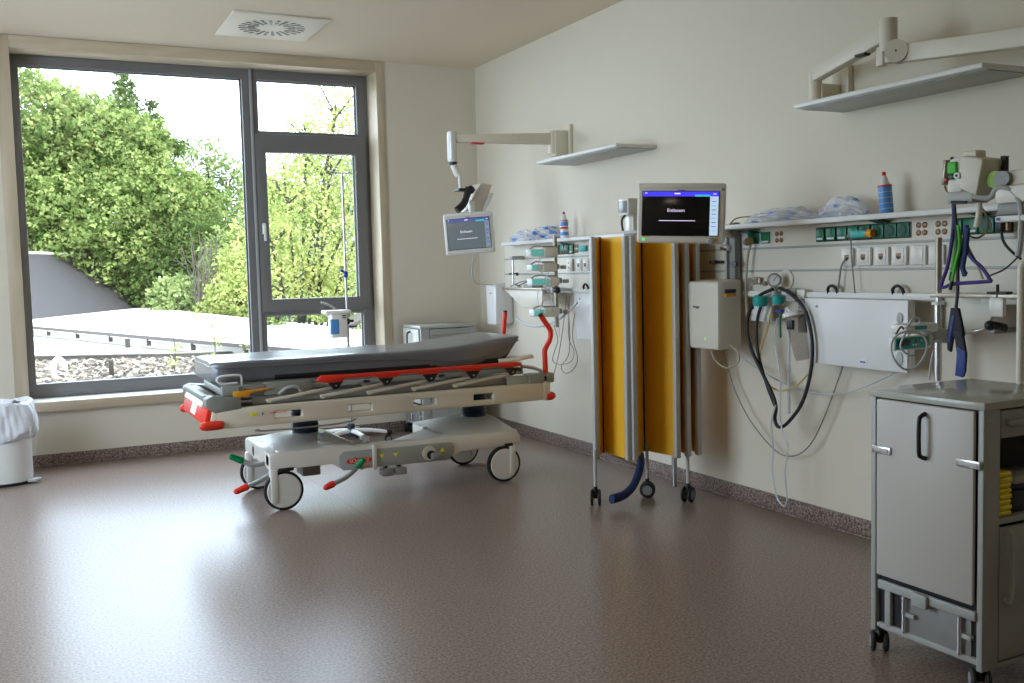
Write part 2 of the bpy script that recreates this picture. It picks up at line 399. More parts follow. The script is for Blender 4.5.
# ================================================================== OUTSIDE
m_memb = mat('white_roof_membrane', (.42, .39, .36, 1), .6)
m_gravel = mat('pale_gravel', (.42, .38, .32, 1), .8)
mixcol(m_gravel, (.008, .006, .004, 1), (.13, .115, .09, 1), 8, .44, .56)
m_slate = mat('dark_bitumen_roof', (.075, .06, .066, 1), .7)
mixcol(m_slate, (.013, .0105, .011, 1), (.019, .0155, .0165, 1), 3, .3, .7)
m_fasc = mat('pale_fascia', (.5, .46, .40, 1), .6)
m_brown = mat('brown_edge', (.035, .025, .018, 1), .6)
m_ground = mat('outside_grass', (.07, .12, .03, 1), .9)
def foliage(name, c1, c2, sc=1.6):
    M = bpy.data.materials.new(name); M.use_nodes = True; nt = M.node_tree; nt.nodes.clear()
    out = nt.nodes.new('ShaderNodeOutputMaterial'); ms = nt.nodes.new('ShaderNodeMixShader'); ms.inputs[0].default_value = .38
    d = nt.nodes.new('ShaderNodeBsdfDiffuse'); tl = nt.nodes.new('ShaderNodeBsdfTranslucent')
    tc = nt.nodes.new('ShaderNodeTexCoord'); n = nt.nodes.new('ShaderNodeTexNoise'); n.inputs['Scale'].default_value = sc; n.inputs['Detail'].default_value = 6
    r = nt.nodes.new('ShaderNodeValToRGB'); r.color_ramp.elements[0].position = .35; r.color_ramp.elements[1].position = .65
    r.color_ramp.elements[0].color = c1; r.color_ramp.elements[1].color = c2
    nt.links.new(tc.outputs['Object'], n.inputs['Vector']); nt.links.new(n.outputs[0], r.inputs[0])
    for q in (d, tl): nt.links.new(r.outputs[0], q.inputs[0])
    nt.links.new(d.outputs[0], ms.inputs[1]); nt.links.new(tl.outputs[0], ms.inputs[2]); nt.links.new(ms.outputs[0], out.inputs[0])
    return M
f_mid = foliage('mid_green_leaves', (.055, .095, .022, 1), (.28, .33, .11, 1), 2.4)  # noise puts shaded gaps and sunny highlights into the leaf colour
f_dark = foliage('dark_green_leaves', (.055, .085, .025, 1), (.11, .15, .045, 1))
f_lite = foliage('yellow_green_leaves', (.19, .24, .065, 1), (.38, .40, .14, 1), 2.5)
f_pale = foliage('pale_green_leaves', (.12, .17, .06, 1), (.28, .33, .13, 1))
m_bark = mat('grey_brown_bark', (.03, .024, .018, 1), .9, bump=(20, .6))
m_twig = mat('bare_pale_twigs', (.075, .06, .048, 1), .8)
def leaves(name, blobs, dens, size, M, parent, seed=1, shell=.62):
    rng = np.random.default_rng(seed); P = []
    for (x, y, z, r) in blobs:
        n = int(dens*r*r); d = rng.normal(size=(n, 3)); d /= np.linalg.norm(d, axis=1)[:, None]
        # clumps: push leaves onto lumps of the crown
        lump = .16*np.sin(d[:, 0]*7+x*3)*np.sin(d[:, 1]*8+z)*np.sin(d[:, 2]*9+y)+.10*np.sin(d[:, 0]*17+z*5)*np.sin(d[:, 2]*19+x)
        rad = r*(shell+(1-shell)*rng.random(n)**.5+lump); P.append(np.stack([x+d[:, 0]*rad, y+d[:, 1]*rad, z+d[:, 2]*rad*.9], 1))
    P = np.concatenate(P); n = len(P)
    a = rng.normal(size=(n, 3)); a /= np.linalg.norm(a, axis=1)[:, None]; c = rng.normal(size=(n, 3)); c = np.cross(a, c); c /= np.linalg.norm(c, axis=1)[:, None]
    s_ = size*(.55+.8*rng.random(n))[:, None]
    V = np.stack([P-a*s_*.5, P+c*s_*.32, P+a*s_*.5, P-c*s_*.32], 1).reshape(-1, 3)-np.array(wloc(parent))
    me = bpy.data.meshes.new(name); me.vertices.add(4*n); me.vertices.foreach_set('co', V.ravel())
    me.loops.add(4*n); me.loops.foreach_set('vertex_index', np.arange(4*n)); me.polygons.add(n)
    me.polygons.foreach_set('loop_start', np.arange(n)*4); me.polygons.foreach_set('loop_total', np.full(n, 4)); me.update(calc_edges=True)
    me.materials.append(M); o = bpy.data.objects.new(name, me); COL.objects.link(o); o.parent = parent; return o
def tree(name, label, base, blobs, M, dens, size, seed, tr=.18, cat='tree', shell=.62, group=None):
    t = thing(name, label, cat, base, group); b = MB(); B = Vector(base)
    top = max(blobs, key=lambda q: q[2]); b.tube([B-Vector((0, 0, .3)), B+Vector((.1, 0, 1.5)), Vector((top[0], top[1], top[2]))], tr, m_bark, r1=tr*.25)
    rr = random.Random(seed)
    for q in blobs:
        h = B+Vector((0, 0, .3+.5*max(.1, q[2]-B.z-q[3]))); e = Vector(q[:3])
        b.tube([h, (h+e)/2+Vector((0, 0, -.2)), e], tr*.4, m_bark, r1=.02)
        for k in range(4): b.tube([e-Vector((0, 0, q[3]*.3)), e+Vector((rr.uniform(-1, 1), rr.uniform(-1, 1), rr.uniform(-.1, 1)))*q[3]*.7], .03, m_bark, r1=.01, seg=5)
    build(b, 'trunk', t); leaves('crown', blobs, dens, size, M, t, seed, shell)
    return t
b = MB(); b.box((-60, 1.2, -3.3), (80, 120, -3), m_ground); struct(build(b, 'outside_ground', origin=(0, 0, -3)))  # grassy ground plane outside, below the window
# flat roofs
t = thing('flat_roof', 'low flat roof with gravel strip and white membrane just outside the window', 'roof', (-3, 6, 0))
b = MB(); b.prism([(-9, .62, .0), (4, .62, .0), (4, 5.2, .0), (-1.57, 5.67, .0), (-3.52, 6.82, .0), (-9, 9.9, 0)], (0, 0, .30), m_gravel, smooth=False); build(b, 'gravel_bed', t)
rng = np.random.default_rng(4); n = 7500
ico = bmesh.new(); bmesh.ops.create_icosphere(ico, subdivisions=1, radius=1); iv = np.array([v.co[:] for v in ico.verts]); ifc = np.array([[v.index for v in f.verts] for f in ico.faces]); ico.free()
P0 = np.stack([rng.uniform(-4.6, -.2, n), 1.2+5.4*rng.random(n), np.full(n, .31)], 1); P0 = P0[P0[:, 1] < 5.55+np.maximum(0, -1.6-P0[:, 0])*.58]; n = len(P0)
sz = rng.uniform(.015, .042, (n, 1, 1))*np.stack([rng.uniform(.8, 1.4, n), rng.uniform(.8, 1.4, n), rng.uniform(.6, 1.2, n)], 1)[:, None, :]
V = (iv[None]*(1+.18*rng.normal(size=(n, 12, 1)))*sz+P0[:, None, :]).reshape(-1, 3)-np.array(wloc(t))
F = (ifc[None]+12*np.arange(n)[:, None, None]).reshape(-1, 3)
me = bpy.data.meshes.new('gravel_stones'); me.from_pydata(V.tolist(), [], F.tolist())
for c_ in ((.022, .016, .010, 1), (.085, .066, .045, 1), (.20, .175, .14, 1)): me.materials.append(mat('gravel_stone_tone', c_, .8))
me.polygons.foreach_set('material_index', np.repeat(rng.integers(0, 3, n), len(ifc)).astype(np.int32))
go = bpy.data.objects.new('gravel_stones', me); COL.objects.link(go); go.parent = t; go['kind'] = 'stuff'
b = MB(); b.prism([(-9, 9.9, 0), (-3.52, 6.82, .0), (-1.57, 5.67, .0), (4, 5.2, .0), (4, 12, 0), (-2, 18, 0), (-9, 22, 0)], (0, 0, .303), m_memb, smooth=False); build(b, 'membrane', t)
b = MB(); b.prism([(-9, 9.86, .2), (-3.54, 6.78, .2), (-1.58, 5.63, .2), (4, 5.16, .2), (4, 5.26, .2), (-1.56, 5.73, .2), (-3.5, 6.90, .2), (-9, 9.98, .2)], (0, 0, .17), m_brown, smooth=False); build(b, 'edge_profile', t)
b = MB(); b.box((-2.88, 3.6, .30), (-2.83, 3.65, .50), m_brown, .004); tag(build(b, 'roof_post'), 'short brown post standing in the gravel outside', 'post')
b = MB(); b.tube([(-3.42, 4.0, .30), (-3.42, 4.0, .46), (-3.37, 4.0, .52), (-3.31, 4.0, .46), (-3.31, 4.0, .40)], .028, m_white, sm=6)
tag(build(b, 'vent_pipe'), 'white bent vent pipe standing in the gravel', 'pipe')
t = thing('roof_vent', 'round grey roof drain cap with a small stub on the white roof', 'vent', (-2.34, 7.2, .303))
b = MB(); b.lathe((-2.34, 7.2, .303), [(.19, 0), (.2, .02), (.2, .07), (.19, .085)], m_grey); build(b, 'cap', t)
b = MB(); b.cyl((-2.32, 7.3, .38), (-2.32, 7.3, .52), .035, m_brown); build(b, 'stub', t)
t = thing('low_roof', 'bright white flat roof with a brown bracketed edge beyond the gravel strip', 'roof', (-1, 12, 0))
R2 = [(-5.5, 20.8), (-3.42, 13.13), (-.5, 2.6), (3.6, 2.6), (1.05, 6.8), (.655, 13), (-.15, 24.4), (-5.5, 24)]
b = MB(); b.prism([(x, y, .44) for x, y in R2], (0, 0, .06), m_memb, smooth=False); build(b, 'roof_deck', t)
b = MB(); b.prism([(x, y, -1) for x, y in [(-5.3, 20.8), (-3.25, 13.2), (-.35, 2.7), (3.4, 2.7), (.9, 6.8), (.5, 13), (-.3, 24), (-5.3, 23)]], (0, 0, 1.44), m_fasc, smooth=False); build(b, 'wall', t)
e0, e1 = Vector((-5.5, 20.8, .46)), Vector((-.5, 2.6, .46)); dv = (e1-e0).normalized(); nv = Vector((dv.y, -dv.x, 0)); 
if nv.x > 0: nv = -nv
b = MB(); b.prism([tuple(e0), tuple(e1), tuple(e1+nv*.03), tuple(e0+nv*.03)], (0, 0, .05), m_brown, smooth=False)
for k in range(12):
    p = e0+(e1-e0)*(k+.5)/12; b.box((p.x-.03, p.y-.03, .36), (p.x+.03, p.y+.03, .46), m_brown)
build(b, 'gutter_edge', t, 'brown gutter edge with brackets')
# dark gable roof house
t = thing('dark_roof_house', 'house with a dark grey sloping roof at the left of the view', 'house', (-4, 20, -1))
A_, B_, R2_, R0_, C_, D_ = (-4.9, 14.3, .5), (-.15, 24.2, .5), (-1.66, 25.4, 2.14), (-6.41, 15.5, 2.14), (-3.4, 27.5, .5), (-8.5, 17.0, .5)
bmx = bmesh.new(); V = [bmx.verts.new(p) for p in (A_, B_, R2_, R0_, C_, D_)]
for f in ((0, 1, 2, 3), (4, 5, 3, 2), (1, 4, 2), (5, 0, 3), (0, 5, 4, 1)): bmx.faces.new([V[i] for i in f])
b = MB(); b.take(bmx, m_slate, False); build(b, 'roof', t)
b = MB(); b.tube([R0_, R2_], .05, m_memb, sm=1); build(b, 'ridge_cap', t, 'pale ridge cap')
b = MB(); b.prism([(-4.9+.1, 14.5, -3), (-.4, 24.1, -3), (-3.4, 27.2, -3), (-7.3, 17.1, -3)], (0, 0, 3.5), m_fasc, smooth=False); build(b, 'wall', t)
# small lit lean-to seen through the lower right pane
t = thing('garden_canopy', 'small pale pitched canopy seen through the lower right pane', 'canopy', (1.5, 9, .5))
b = MB(); b.prism([(1.0, 8.2, .38), (1.9, 8.0, .78), (2.8, 8.2, .42), (2.8, 8.2, .36), (1.9, 8.0, .72), (1.0, 8.2, .33)], (.3, 1.5, 0), m_brown, smooth=False); build(b, 'roof', t)
b = MB()
for x, y in ((1.15, 8.3), (2.7, 8.3), (1.4, 9.6), (2.95, 9.6)): b.box((x, y, -3), (x+.06, y+.06, .42), m_brown)
build(b, 'post_frame', t)

# trees
tree('broadleaf_tree', 'tall dense mid green tree filling the left of the window', (-2.6, 27, -3),
     [(-3.6, 26, 3.2, 2.3), (-1.6, 25.5, 2.6, 2.4), (-3.2, 27, 6.0, 2.2), (-1.4, 27, 5.4, 2.1), (.2, 26, 3.6, 2.0), (-.2, 27, 5.5, 1.5), (.9, 26, 1.6, 1.9), (-5.5, 26.5, 5, 2.6), (-5.6, 26, 2, 2.3), (1.6, 26.8, 3.7, 1.3)], f_mid, 3400, .15, 11, .3)
tree('broadleaf_tree', 'dark green tree just behind the dark roof ridge', (-.4, 25.6, -3),
     [(-2.2, 24.6+2.2, 1.5, 1.4), (.6, 24, .9, 1.5), (1.5, 24, 2.2, 1.3), (2.3, 23.6, 1.2, 1.4)], f_dark, 3000, .13, 12, .2)
tree('conifer_tree', 'dark spiky treetop rising behind the big tree', (.6, 33, -3),
     [(.35, 32, 9.0, .28), (.4, 32, 8.5, .42), (.3, 32, 7.9, .6), (.5, 32, 7.2, .8), (1.3, 32, 7.9, .25), (1.4, 32, 7.3, .4), (1.5, 32, 6.6, .6), (2.2, 32, 6.3, .5), (.5, 32, 6.0, 1.3)], f_dark, 1500, .17, 13, .14, shell=.3)
tree('slim_tree', 'pale airy tree against the sky by the middle mullion', (3.6, 30, -3),
     [(2.7, 29, 5.6, .9), (3.4, 29, 4.8, 1.1), (4.3, 29, 4.2, 1.3), (4.2, 29, 2.6, 1.7), (2.9, 28, 3.0, 1.5), (5.3, 29, 4.0, 1.2), (5.2, 29, 2.3, 1.8)], f_pale, 1000, .14, 14, .12, shell=.3)
tree('leafy_bush', 'bright yellow green bush left of the middle mullion', (1.9, 17, -3),
     [(1.5, 17.2, 1.5, .8), (1.1, 16.6, .8, .8), (2.1, 17, .7, 1.1), (2.5, 17.5, 2.2, .8), (3.3, 17, 1.3, 1.2), (.6, 17, .45, .5)], f_lite, 3000, .10, 15, .08, 'bush', shell=.4)
tree('leafy_bush', 'pale green hedge bush behind the dark roof slope', (-.5, 21.5, -3),
     [(-.35, 25.0, .9, .9), (.35, 20.8, .7, .9), (-.9, 26.2, 2.2, 1.0)], f_pale, 1500, .16, 16, .08, 'bush', shell=.4)
tree('maple_tree', 'light yellow green tree close behind the right hand panes', (1.6, 12.5, -3),
     [(1.3, 12, 3.1, .9), (2.2, 12.2, 3.6, 1.0), (.9, 12, 2.2, .8), (1.9, 12, 2.2, 1.1), (2.9, 12, 2.6, 1.1), (1.1, 12, 1.3, .8), (2.3, 12, 1.2, .9), (3.3, 12, 4.2, 1.0), (2.5, 12.4, 4.9, .8), (3.4, 12, 1.2, 1.0), (1.75, 12, 4.3, .5), (4.2, 12, 3, 1.2)], f_lite, 1500, .085, 17, .1, shell=.25)
tree('maple_tree', 'fresh green tree filling the background of the right hand panes', (3.8, 21, -3),
     [(2.2, 20, 1.6, 1.4), (3.6, 20, 2.6, 1.5), (4.6, 20, 3.8, 1.5), (3.6, 20, .7, 1.5), (5.6, 20, 2, 1.8), (2.9, 20, 3.3, .9)], f_mid, 2200, .12, 18, .14, shell=.4)
tree('leafy_bush', 'low green bush seen through the lower right pane', (2.4, 10.5, -3),
     [(2.3, 10.5, .65, .55), (1.6, 10.8, .75, .35), (3.0, 10.5, .6, .6), (.4, 9.6, .62, .22)], f_mid, 2600, .09, 19, .05, 'bush', shell=.4)
for i, (x, y, h, lb) in enumerate(((-2.15, 3.9, .5, 'tall weed'), (-1.75, 3.6, .62, 'taller weed'), (-1.45, 3.4, .34, 'short weed'))):
    t = thing('weed_plant', lb+' growing in the gravel strip beside the stretcher end', 'plant', (x, y, .3)); b = MB()
    b.tube([(x, y, .3), (x+.02, y, .3+h*.5), (x, y, .3+h)], .006, m_bark, r1=.003, seg=5); build(b, 'stem', t)
    leaves('foliage', [(x, y, .3+h*.9, .07), (x+.03, y, .3+h*.55, .09), (x-.04, y, .3+h*.25, .09)], 3200, .04, f_lite, t, 30+i, .1)
b = MB(); rr = random.Random(5)
for k in range(26):
    x = .55+rr.uniform(-.5, .6); y = 17.5+rr.uniform(-.4, .4); p = Vector((x*.4+.35, y, -.5)); q = Vector((x+rr.uniform(-.3, .3), y, rr.uniform(.8, 2.6)))
    b.tube([p, (p+q)/2+Vector((rr.uniform(-.1, .1), 0, 0)), q], .022, m_twig, r1=.008, seg=5, sm=3)
    for j in range(3):
        u = rr.uniform(.4, .9); a_ = p+(q-p)*u; b.tube([a_, a_+Vector((rr.uniform(-.35, .35), rr.uniform(-.1, .1), rr.uniform(.1, .4)))], .011, m_twig, r1=.004, seg=4)
tag(build(b, 'bare_bush'), 'bare pale twiggy bush in front of the green trees', 'bush')

# ================================================================== PATIENT STRETCHER
S = thing('patient_stretcher', 'wheeled patient stretcher with black mattress and red folded side rail', 'stretcher', (-1.68, -2.05, 0))
YN, YF = -2.40, -1.68
# chassis cover
b = MB()
def side_profile(x0, x1, zb0, zb1): return [(x0, zb0), (x1, zb1)]
low = [(-2.50, .245), (-2.12, .245), (-2.06, .205), (-1.36, .20), (-1.28, .235), (-.845, .238)]
for y0, y1, zm in ((YN, YN+.10, .338), (YF-.30, YF-.24, .268)):
    b.prism([(x, y0, z) for x, z in low]+[(-.845, y0, .305), (-.90, y0, .335), (-1.36, y0, .343), (-1.42, y0, zm), (-1.96, y0, zm), (-2.02, y0, .35), (-2.44, y0, .352), (-2.50, y0, .335)], (0, y1-y0, 0), m_offw, .008)
b.box((-2.50, YN+.01, .25), (-1.98, YF-.01, .349), m_offw, .02); b.box((-1.34, YN+.01, .24), (-.85, YF-.01, .340), m_offw, .02)
b.box((-2.0, YN+.05, .235), (-1.3, YF-.24, .262), m_offw, .008); b.prism([(-1.70, YN+.10, .262), (-1.30, YN+.10, .262), (-1.30, YN+.10, .335), (-1.38, YN+.10, .335)], (0, .30, 0), m_offw, .006)
for cx, x0, x1 in ((-2.19, -2.46, -1.95), (-1.02, -1.34, -.88)):      # pyramids up to the columns
    t = bmesh.new()
    lo = [t.verts.new(p) for p in ((x0, YN+.03, .342), (x1, YN+.03, .342), (x1, YF-.03, .342), (x0, YF-.03, .342))]
    hi = [t.verts.new(p) for p in ((cx-.10, -2.15, .405), (cx+.10, -2.15, .405), (cx+.10, -1.95, .405), (cx-.10, -1.95, .405))]
    t.faces.new(hi)
    for k in range(4): t.faces.new((lo[k], lo[(k+1) % 4], hi[(k+1) % 4], hi[k]))
    b.take(t, m_offw, False)
build(b, 'base_cover', S)
b = MB()      # grey moulded side panel with markings
b.prism([(-2.085, YN-.012, .235), (-2.06, YN-.012, .20), (-1.36, YN-.012, .192), (-1.325, YN-.012, .235), (-1.325, YN-.012, .28), (-1.35, YN-.012, .305), (-2.05, YN-.012, .315), (-2.085, YN-.012, .29)], (0, .02, 0), m_lgrey, .006)
pan = build(b, 'side_panel', S, 'grey side panel with symbols')
b = MB()      # red oval badge with white letters
ov = [(-1.957+.082*math.copysign(abs(math.cos(a))**.6, math.cos(a)), YN-.0135, .252+.018*math.copysign(abs(math.sin(a))**.7, math.sin(a))) for a in [2*PI*k/28 for k in range(28)]]
b.prism(ov, (0, .003, 0), m_red, smooth=False); b.text('SCHMITZ', .030, m_dtext, YW((-1.957, YN-.0142, .252)))
build(b, 'badge', pan)
b = MB()
for x, z, d in ((-1.812, .266, -1), (-1.722, .264, -1), (-1.407, .262, 1)):
    b.prism([(x-.018, YN-.0145, z-.011*d), (x+.018, YN-.0145, z-.011*d), (x, YN-.0145, z+.014*d)], (0, .004, 0), m_ylw, smooth=False)
b.box((-1.93, YN-.014, .218), (-1.885, YN-.010, .226), m_orange); build(b, 'warning_sign', pan, 'yellow triangle markings')
b = MB(); b.box((-1.872, YN-.022, .185), (-1.846, YN-.008, .345), m_offw, .004); build(b, 'strap', S)
b = MB(); b.lathe((-1.50, YN-.022, .25), [(.0, 0), (.045, 0), (.045, .02), (.03, .02)], m_beige, (0, 1, 0))
b.cyl((-1.49, YN-.03, .24), (-1.49, YN+.01, .24), .028, m_black); b.box((-1.495, YN-.065, .212), (-1.42, YN-.02, .254), m_grey, .010); build(b, 'control_knob', S)
for x in (-1.785, -1.70):
    b = MB(); b.box((x-.039, YN-.055, .142), (x+.036, YN+.02, .186), m_grey, .008); b.box((x-.01, YN-.01, .18), (x+.01, YN+.03, .21), m_black, .002); build(b, 'foot_pedal', S)
# wheels with white disc covers
for wx, wy, sx in ((-2.42, YN+.02, -1), (-.962, YN+.02, 1), (-2.42, YF-.02, -1), (-.955, YF-.02, 1)):
    w = MB(); w.lathe((wx, wy-.021, .118), [(.0, 0), (.098, 0), (.105, .006), (.105, .036), (.098, .042), (0, .042)], m_white, (0, 1, 0), 40); wo = build(w, 'wheel', S)
    w = MB(); w.lathe((wx, wy-.020, .118), [(.100, .002), (.117, .006), (.118, .012), (.118, .028), (.117, .034), (.100, .038)], m_rubber, (0, 1, 0), 40); build(w, 'tyre', wo)
    w = MB(); x0 = wx+sx*.035; w.box((min(x0, x0+sx*.045), wy-.027, .05), (max(x0, x0+sx*.045), wy+.027, .25), m_offw, .008)
    w.box((wx-.03*(sx < 0)-.0, wy-.03, .235), (wx+.06, wy+.03, .255), m_black, .005); build(w, 'caster_fork', S)
b = MB(); b.box((-2.28, -2.30, .17), (-2.17, -2.15, .25), m_grey, .004); build(b, 'control_box', S)
b = MB(); b.box((-1.10, -1.95, .15), (-1.02, -1.80, .25), m_grey, .004); build(b, 'control_box', S)
# columns
for cx in (-2.19, -1.02):
    pr = [(.0, .39), (.088, .39)]
    for k in range(9): z = .402+k*.024; pr += [(.086, z), (.078, z+.013)]
    pr += [(.08, .62), (0, .62)]
    b = MB(); b.lathe((cx, -2.05, 0), pr, m_bellows, seg=32); build(b, 'lift_column', S)
# litter frame: beige side beams with slots
for y0, y1 in ((-2.462, -2.415), (-1.665, -1.62)):
    xs = [-2.80, -2.47, -2.31, -2.03, -1.88, -1.61, -1.46, -1.20, -1.06, -.64]
    b = MB(); b.cells(xs, [.528, .562, .603, .645], {(1, 1), (3, 1), (5, 1), (7, 1)}, y0, y1, m_beige, .009)
    b.prism([(-2.84, y0+.004, .545), (-2.79, y0+.004, .53), (-2.79, y0+.004, .645), (-2.82, y0+.004, .64)], (0, y1-y0-.008, 0), m_beige, .006)
    b.box((-.70, y0-.003, .525), (-.66, y1+.003, .70), m_beige, .012)
    build(b, 'side_beam', S)
b = MB(); nf = -2.4645
b.box((-2.615, nf, .588), (-2.575, nf+.003, .606), m_ylw, .001); b.box((-2.50+.0, nf, .596), (-2.40, nf+.003, .600), m_red); b.box((-2.545, nf, .590), (-2.54, nf+.003, .606), m_ink)
build(b, 'marking_label', S, 'small yellow and red markings')
# grey corner caps, upper deck
b = MB()
for y0, y1 in ((-2.465, -2.36), (-1.72, -1.615)):
    b.prism([(-2.86, y0, .66), (-2.81, y0, .62), (-2.66, y0, .635), (-2.66, y0, .70), (-2.82, y0, .722), (-2.86, y0, .705)], (0, y1-y0, 0), m_cap, .010); build(b, 'corner_cap', S)
    b = MB(); b.box((-.80, y0, .64), (-.61, y1, .705), m_cap, .012); build(b, 'corner_cap', S); b = MB()
b.box((-2.86, -2.36, .68), (-2.78, -1.72, .715), m_cap, .010)
build(b, 'end_cross_bar', S)
b = MB()
for y in (-2.40, -1.72): b.box((-2.70, y, .648), (-.75, y+.03, .692), m_lgrey, .005)
for y in (-2.36, -1.74): b.box((-2.72, y, .715), (-.80, y+.03, .745), m_lgrey, .005)
for x in (-2.74, -2.45, -1.9, -1.4, -.84): b.box((x, -2.36, .70), (x+.05, -1.71, .742), m_lgrey, .004)
for x in (-2.3, -.95): b.box((x, -2.30, .61), (x+.22, -1.78, .66), m_grey, .004)
b.box((-2.75, -2.40, .60), (-.7, -2.37, .645), m_grey, .004); b.box((-2.75, -1.71, .60), (-.7, -1.68, .645), m_grey, .004)
build(b, 'litter_frame', S)
b = MB(); b.box((-2.72, -2.355, .745), (-.85, -1.725, .777), m_grey, .006)
b.box((-2.52, -2.43, .70), (-2.24, -2.385, .772), m_cap, .004); b.box((-2.76, -2.43, .712), (-2.50, -2.385, .768), m_cap, .008)
b.lathe((-2.655, -2.432, .742), [(0, 0), (.018, 0), (.018, .006), (.006, .008)], m_steel, (0, -1, 0)); build(b, 'mattress_platform', S)
b = MB()
b.prism([(-2.70, -2.44, .70), (-2.61, -2.44, .70), (-2.60, -2.44, .722), (-2.47, -2.44, .738), (-2.47, -2.44, .743), (-2.70, -2.44, .735)], (0, .012, 0), m_orange, .002)
build(b, 'release_lever', S, 'yellow release lever')
b = MB(); b.box((-2.70, -2.455, .672), (-2.60, -2.43, .682), m_chrome, .003); b.cyl((-2.71, -2.455, .662), (-2.60, -2.455, .662), .007, m_black); b.cyl((-2.71, -2.455, .69), (-2.60, -2.455, .69), .006, m_black); build(b, 'hinge_rod', S)
b = MB(); b.tube([(-2.44, -2.44, .70), (-2.39, -2.445, .735), (-2.33, -2.445, .735), (-2.30, -2.44, .70)], .011, m_lgrey); build(b, 'small_handle', S)
# left end: red bumper bar with label
b = MB()
b.prism([(-2.87, -2.44, .555), (-2.84, -2.44, .555), (-2.82, -2.44, .64), (-2.845, -2.44, .65)], (0, .80, 0), m_red, .006)
b.box((-2.85, -2.42, .64), (-2.80, -1.66, .668), m_red, .006); b.prism([(-2.87, -2.36, .65), (-2.845, -2.36, .70), (-2.83, -2.36, .70), (-2.85, -2.36, .645)], (0, .62, 0), m_offw, .003)
eb = build(b, 'end_bumper', S, 'red end bumper bar')
b = MB(); b.prism([(-2.8675, -2.10, .575), (-2.8475, -2.10, .64), (-2.8455, -2.10, .64), (-2.8655, -2.10, .575)], (0, .17, 0), m_white, smooth=False); build(b, 'label', eb)
def bumper(x0, x1, y, z): 
    q = MB(); q.lathe((x0, y, z), [(0, 0), (.014, .004), (.024, .018), (.027, .04), (.027, (x1-x0)-.03), (.022, (x1-x0)-.008), (0, x1-x0)], m_red, (1, 0, 0), 20); return q
build(bumper(-2.90, -2.765, -2.462, .553), 'corner_bumper', S); build(bumper(-2.885, -2.77, -1.625, .56), 'corner_bumper', S)
def bumper2(y): 
    q = MB(); q.lathe((-.672, y, .549), [(0, 0), (.029, .002), (.030, .035), (.027, .055), (.016, .072), (0, .076)], m_red, (1, 0, 0), 20); return q
build(bumper2(-2.44), 'corner_bumper', S); build(bumper2(-1.65), 'corner_bumper', S)
# near side rail, folded down
b = MB()
b.prism([(-2.225, -2.485, .765), (-2.195, -2.485, .797), (-2.02, -2.485, .792), (-.90, -2.485, .797), (-.865, -2.485, .79), (-.855, -2.485, .768), (-.99, -2.485, .762),
         (-1.02, -2.485, .772), (-1.14, -2.485, .772), (-1.16, -2.485, .758), (-1.27, -2.485, .758), (-1.30, -2.485, .772), (-1.43, -2.485, .772), (-1.45, -2.485, .758), (-1.56, -2.485, .758), (-1.59, -2.485, .770), (-1.70, -2.485, .770), (-1.72, -2.485, .755), (-1.83, -2.485, .755), (-1.86, -2.485, .768), (-2.05, -2.485, .768), (-2.07, -2.485, .752), (-2.16, -2.485, .750)], (0, .03, 0), m_red, .005)
sr = build(b, 'side_rail', S, 'red folded side rail')
for x in (-2.11, -1.79, -1.50, -1.21, -.93):
    b = MB(); b.prism([(x-.05, -2.478, .758), (x+.055, -2.478, .758), (x+.02, -2.478, .715), (x-.008, -2.478, .708)], (0, .02, 0), m_black, .003)
    b.cyl((x+.005, -2.483, .730), (x+.005, -2.475, .730), .006, m_steel); build(b, 'bracket', sr)
    b = MB(); b.prism([(x+.02, -2.452, .728), (x+.025, -2.452, .712), (x-.40, -2.452, .658), (x-.41, -2.452, .678)], (0, .014, 0), m_beige, .004)
    b.cyl((x-.39, -2.458, .668), (x-.39, -2.44, .668), .013, m_beige); build(b, 'rail_strut', sr)
b = MB(); b.box((-.95, -2.452, .645), (-.76, -2.43, .70), m_lgrey, .004); b.tube([(-.86, -2.47, .765), (-.76, -2.46, .745), (-.70, -2.45, .72)], .012, m_steel); build(b, 'rail_latch', S)
# far side rail
b = MB(); b.box((-2.2, -1.65, .75), (-.86, -1.62, .785), m_red, .006); build(b, 'side_rail', S)
# push handles
for y, pts in ((-2.44, [(-.665, -2.44, .69), (-.667, -2.44, .80), (-.665, -2.44, .86), (-.628, -2.44, .925), (-.622, -2.44, .985), (-.655, -2.44, 1.035), (-.690, -2.44, 1.085)]),
               (-1.65, [(-.60, -1.65, .69), (-.60, -1.65, .80), (-.585, -1.65, .90), (-.575, -1.65, 1.0), (-.566, -1.65, 1.08)])):
    b = MB(); b.tube(pts, .018, m_red, seg=14); h = build(b, 'push_handle', S, 'red push handle')
    p, q = Vector(pts[-1]), Vector(pts[-2]); d = (p-q).normalized(); b = MB(); b.cyl(p, p+d*.014, .0165, m_black); build(b, 'end_cap', h)
# pedals, left end and near side
def pedal(p0, pm, p1, tip, M):
    q = MB(); q.tube([p0, pm, p1], .013, m_lgrey, flat=1.4); q.tube([p1, tip], .022, M, sm=1, r1=.018, seg=14); q.ball(tip, .018, M); q.ball(p1, .021, M); return q
build(pedal((-2.48, -2.25, .275), (-2.56, -2.24, .262), (-2.63, -2.23, .295), (-2.685, -2.22, .322), m_pgreen), 'brake_pedal', S, 'green tipped foot pedal')
build(pedal((-2.46, -2.32, .22), (-2.54, -2.31, .178), (-2.62, -2.30, .148), (-2.68, -2.30, .128), m_red), 'brake_pedal', S, 'red tipped foot pedal')
build(pedal((-1.95, -2.38, .205), (-1.955, -2.44, .215), (-1.985, -2.47, .235), (-1.965, -2.50, .268), m_pgreen), 'brake_pedal', S, 'green tipped foot pedal')
build(pedal((-1.97, -2.38, .195), (-2.05, -2.44, .165), (-2.14, -2.45, .135), (-2.185, -2.46, .122), m_red), 'brake_pedal', S, 'red tipped foot pedal')
